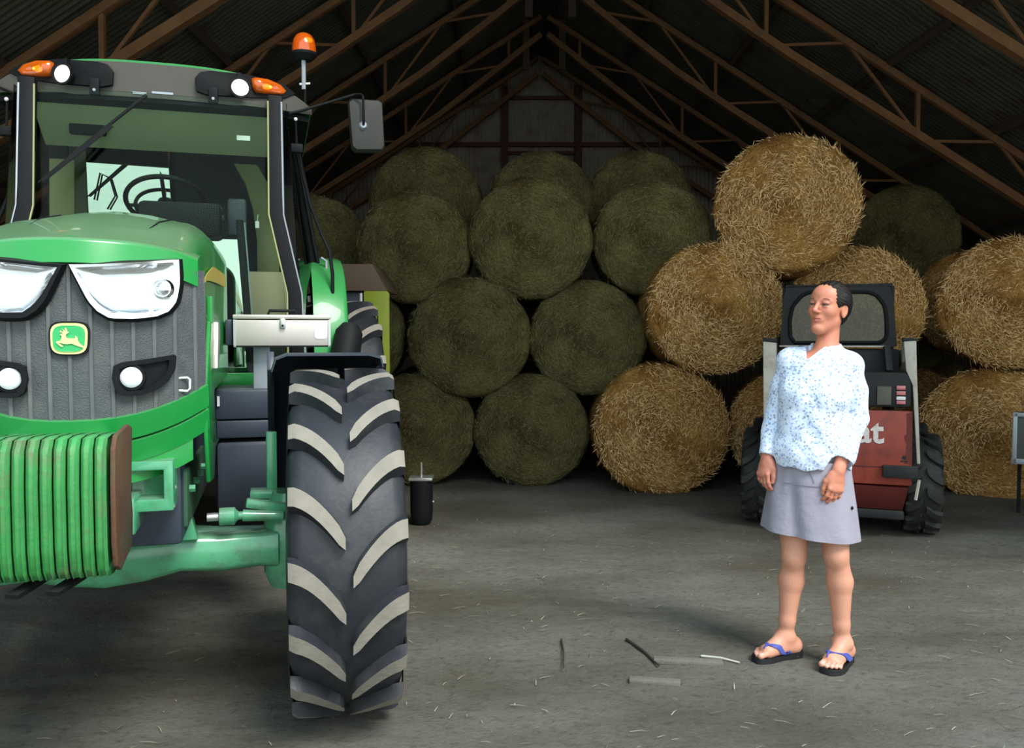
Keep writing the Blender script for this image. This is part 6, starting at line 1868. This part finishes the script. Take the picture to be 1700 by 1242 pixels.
# waistband seam, pocket seam, eyelet and hem stitching
def skp(t, q_, out=0.002):
    ca_ = Wp(1346, 762, 0) * (1 - t) + Wp(1343, 884, 0) * t
    ra_ = 0.172 + 0.048 * t + out; rb_ = 0.128 + 0.026 * t + out
    fo = (0.0035 * math.sin(5 * q_ + 1.0 + 2 * t) + 0.004 * math.sin(8 * q_ + 3 * t)) * t ** 0.8
    cr_ = -0.010 * math.exp(-((q_ - (1.95 - 0.25 * t)) / 0.13) ** 2) * min(1, t * 2.2)
    p = ca_ + BLft * math.cos(q_) * (ra_ + fo) + BF * math.sin(q_) * (rb_ + fo + cr_)
    p[2] -= 0.018 * t * math.cos(q_); return Vector(p)
M_seam = paint('seam_thread', (0.22, 0.21, 0.26), rough=0.9)
MB().tube([skp(0.30, 0.75 + 1.35 * k / 16 , 0.003) for k in range(17)], 0.0016, 5).build('waist_seam', M_seam, WOMAN)
MB().tube([skp(0.06 + 0.20 * (k / 8), 1.35 + 0.25 * (1 - k / 8) ** 2, 0.003) for k in range(9)], 0.0014, 5).build('pocket_seam', M_seam, WOMAN)
e0 = skp(0.56, 0.30, 0.004)
MB().ell(e0, (0.006, 0.006, 0.008)).build('skirt_eyelet', M_plastic, WOMAN)

# --- ring on her left ring finger
pts, rs_ = hl_[0][2]
a = pts[0] * 0.45 + pts[1] * 0.55; d_ = unit(pts[1] - pts[0])
m = MB(); n1 = unit(np.cross(d_, hl_[3])); n2 = np.cross(d_, n1); rr_ = rs_[0] * 0.98
m.tube([Vector(a + n1 * math.cos(t) * rr_ + n2 * math.sin(t) * rr_) for t in [2 * PI * k / 20 for k in range(21)]], 0.0018, 6, caps=False); m.build('ring', M_steelb, WOMAN)

# --- flip-flops
M_sole = paint('black_sole', (0.008, 0.008, 0.009), rough=0.7, var=0.2)
M_strap = paint('blue_strap', (0.06, 0.085, 0.36), rough=0.6, var=0.1)
for key, ft in feet.items():
    d, l, heel, ball = ft['d'], ft['l'], ft['heel'], ft['ball']
    sd_ = empty('flip_flop', (0, 0, 0)); sd_.parent = WOMAN
    out = []
    for (x, wi, wo) in ((-0.043, 0.012, 0.012), (-0.034, 0.028, 0.026), (-0.01, 0.037, 0.035), (0.05, 0.034, 0.038), (0.10, 0.040, 0.046), (0.15, 0.050, 0.051), (0.19, 0.050, 0.045), (0.215, 0.042, 0.030), (0.228, 0.026, 0.012)):
        out.append((x, wi, wo))
    bp_ = heel
    poly = [bp_ + d * x + l * wi for x, wi, wo in out] + [bp_ + d * x - l * wo for x, wi, wo in out[::-1]]
    cc_ = sum(poly) / len(poly)
    m = MB()
    def lift(p):      # cupped heel, slight toe spring
        x = (p - heel) @ d; return 0.010 * max(0, (0.0 - x) / 0.04) + 0.004 * max(0, (x - 0.18) / 0.05)
    R1 = [Vector((p[0], p[1], -0.004)) for p in poly]
    R2 = [Vector((p[0], p[1], 0.016)) for p in poly]
    R3 = [Vector((*(p * 0.985 + cc_ * 0.015)[:2], 0.026 + lift(p))) for p in poly]
    R4 = [Vector((*(p * 0.90 + cc_ * 0.10)[:2], 0.021 + lift(p) * 0.3)) for p in poly]
    m.loft([R1, R2, R3, R4]); m.build('sole', M_sole, sd_, angle=60)
    def on_foot(p, up_=0.003):
        h_ = BVH.ray_cast(Vector((p[0], p[1], 0.135)), Vector((0, 0, -1)))
        z = h_[0].z if h_[0] is not None else 0.0
        return v3(p[0], p[1], max(z, 0.026) + up_)
    top = on_foot(ball + l * 0.019 + d * 0.004, 0.004)
    tg = on_foot(ball + l * 0.0195 + d * 0.022, 0.002)
    for sgn, w_ in ((1, 0.040), (-1, 0.044)):
        e_ = heel + d * 0.062 + l * w_ * sgn
        rsn = []; K = 14
        for k in range(K + 1):
            t = k / K
            p = top * (1 - t) + e_ * t + l * sgn * 0.012 * math.sin(PI * t)
            wd = (0.010 + 0.010 * min(1, t * 2.5))
            cap = 0.080 - 0.048 * t ** 2.5
            rsn.append([Vector((q_[0], q_[1], min(q_[2], cap))) for q_ in (on_foot(p - d * wd), on_foot(p, 0.0045), on_foot(p + d * wd))])
        for q in range(2):       # pull taut: no dips between neighbours
            for k in range(1, K):
                for c_ in range(3):
                    zz = (rsn[k - 1][c_].z + rsn[k + 1][c_].z) / 2
                    if rsn[k][c_].z < zz: rsn[k][c_].z = zz
        m = MB(); m.loft(rsn, caps=False, closed=False); m.build('strap', M_strap, sd_, thick=-0.004, angle=80)
    m = MB(); m.tube([Vector(top), Vector(tg), Vector(tg + v3(0, 0, -0.016))], [0.006, 0.004, 0.004], 8); m.build('toe_post', M_strap, sd_)
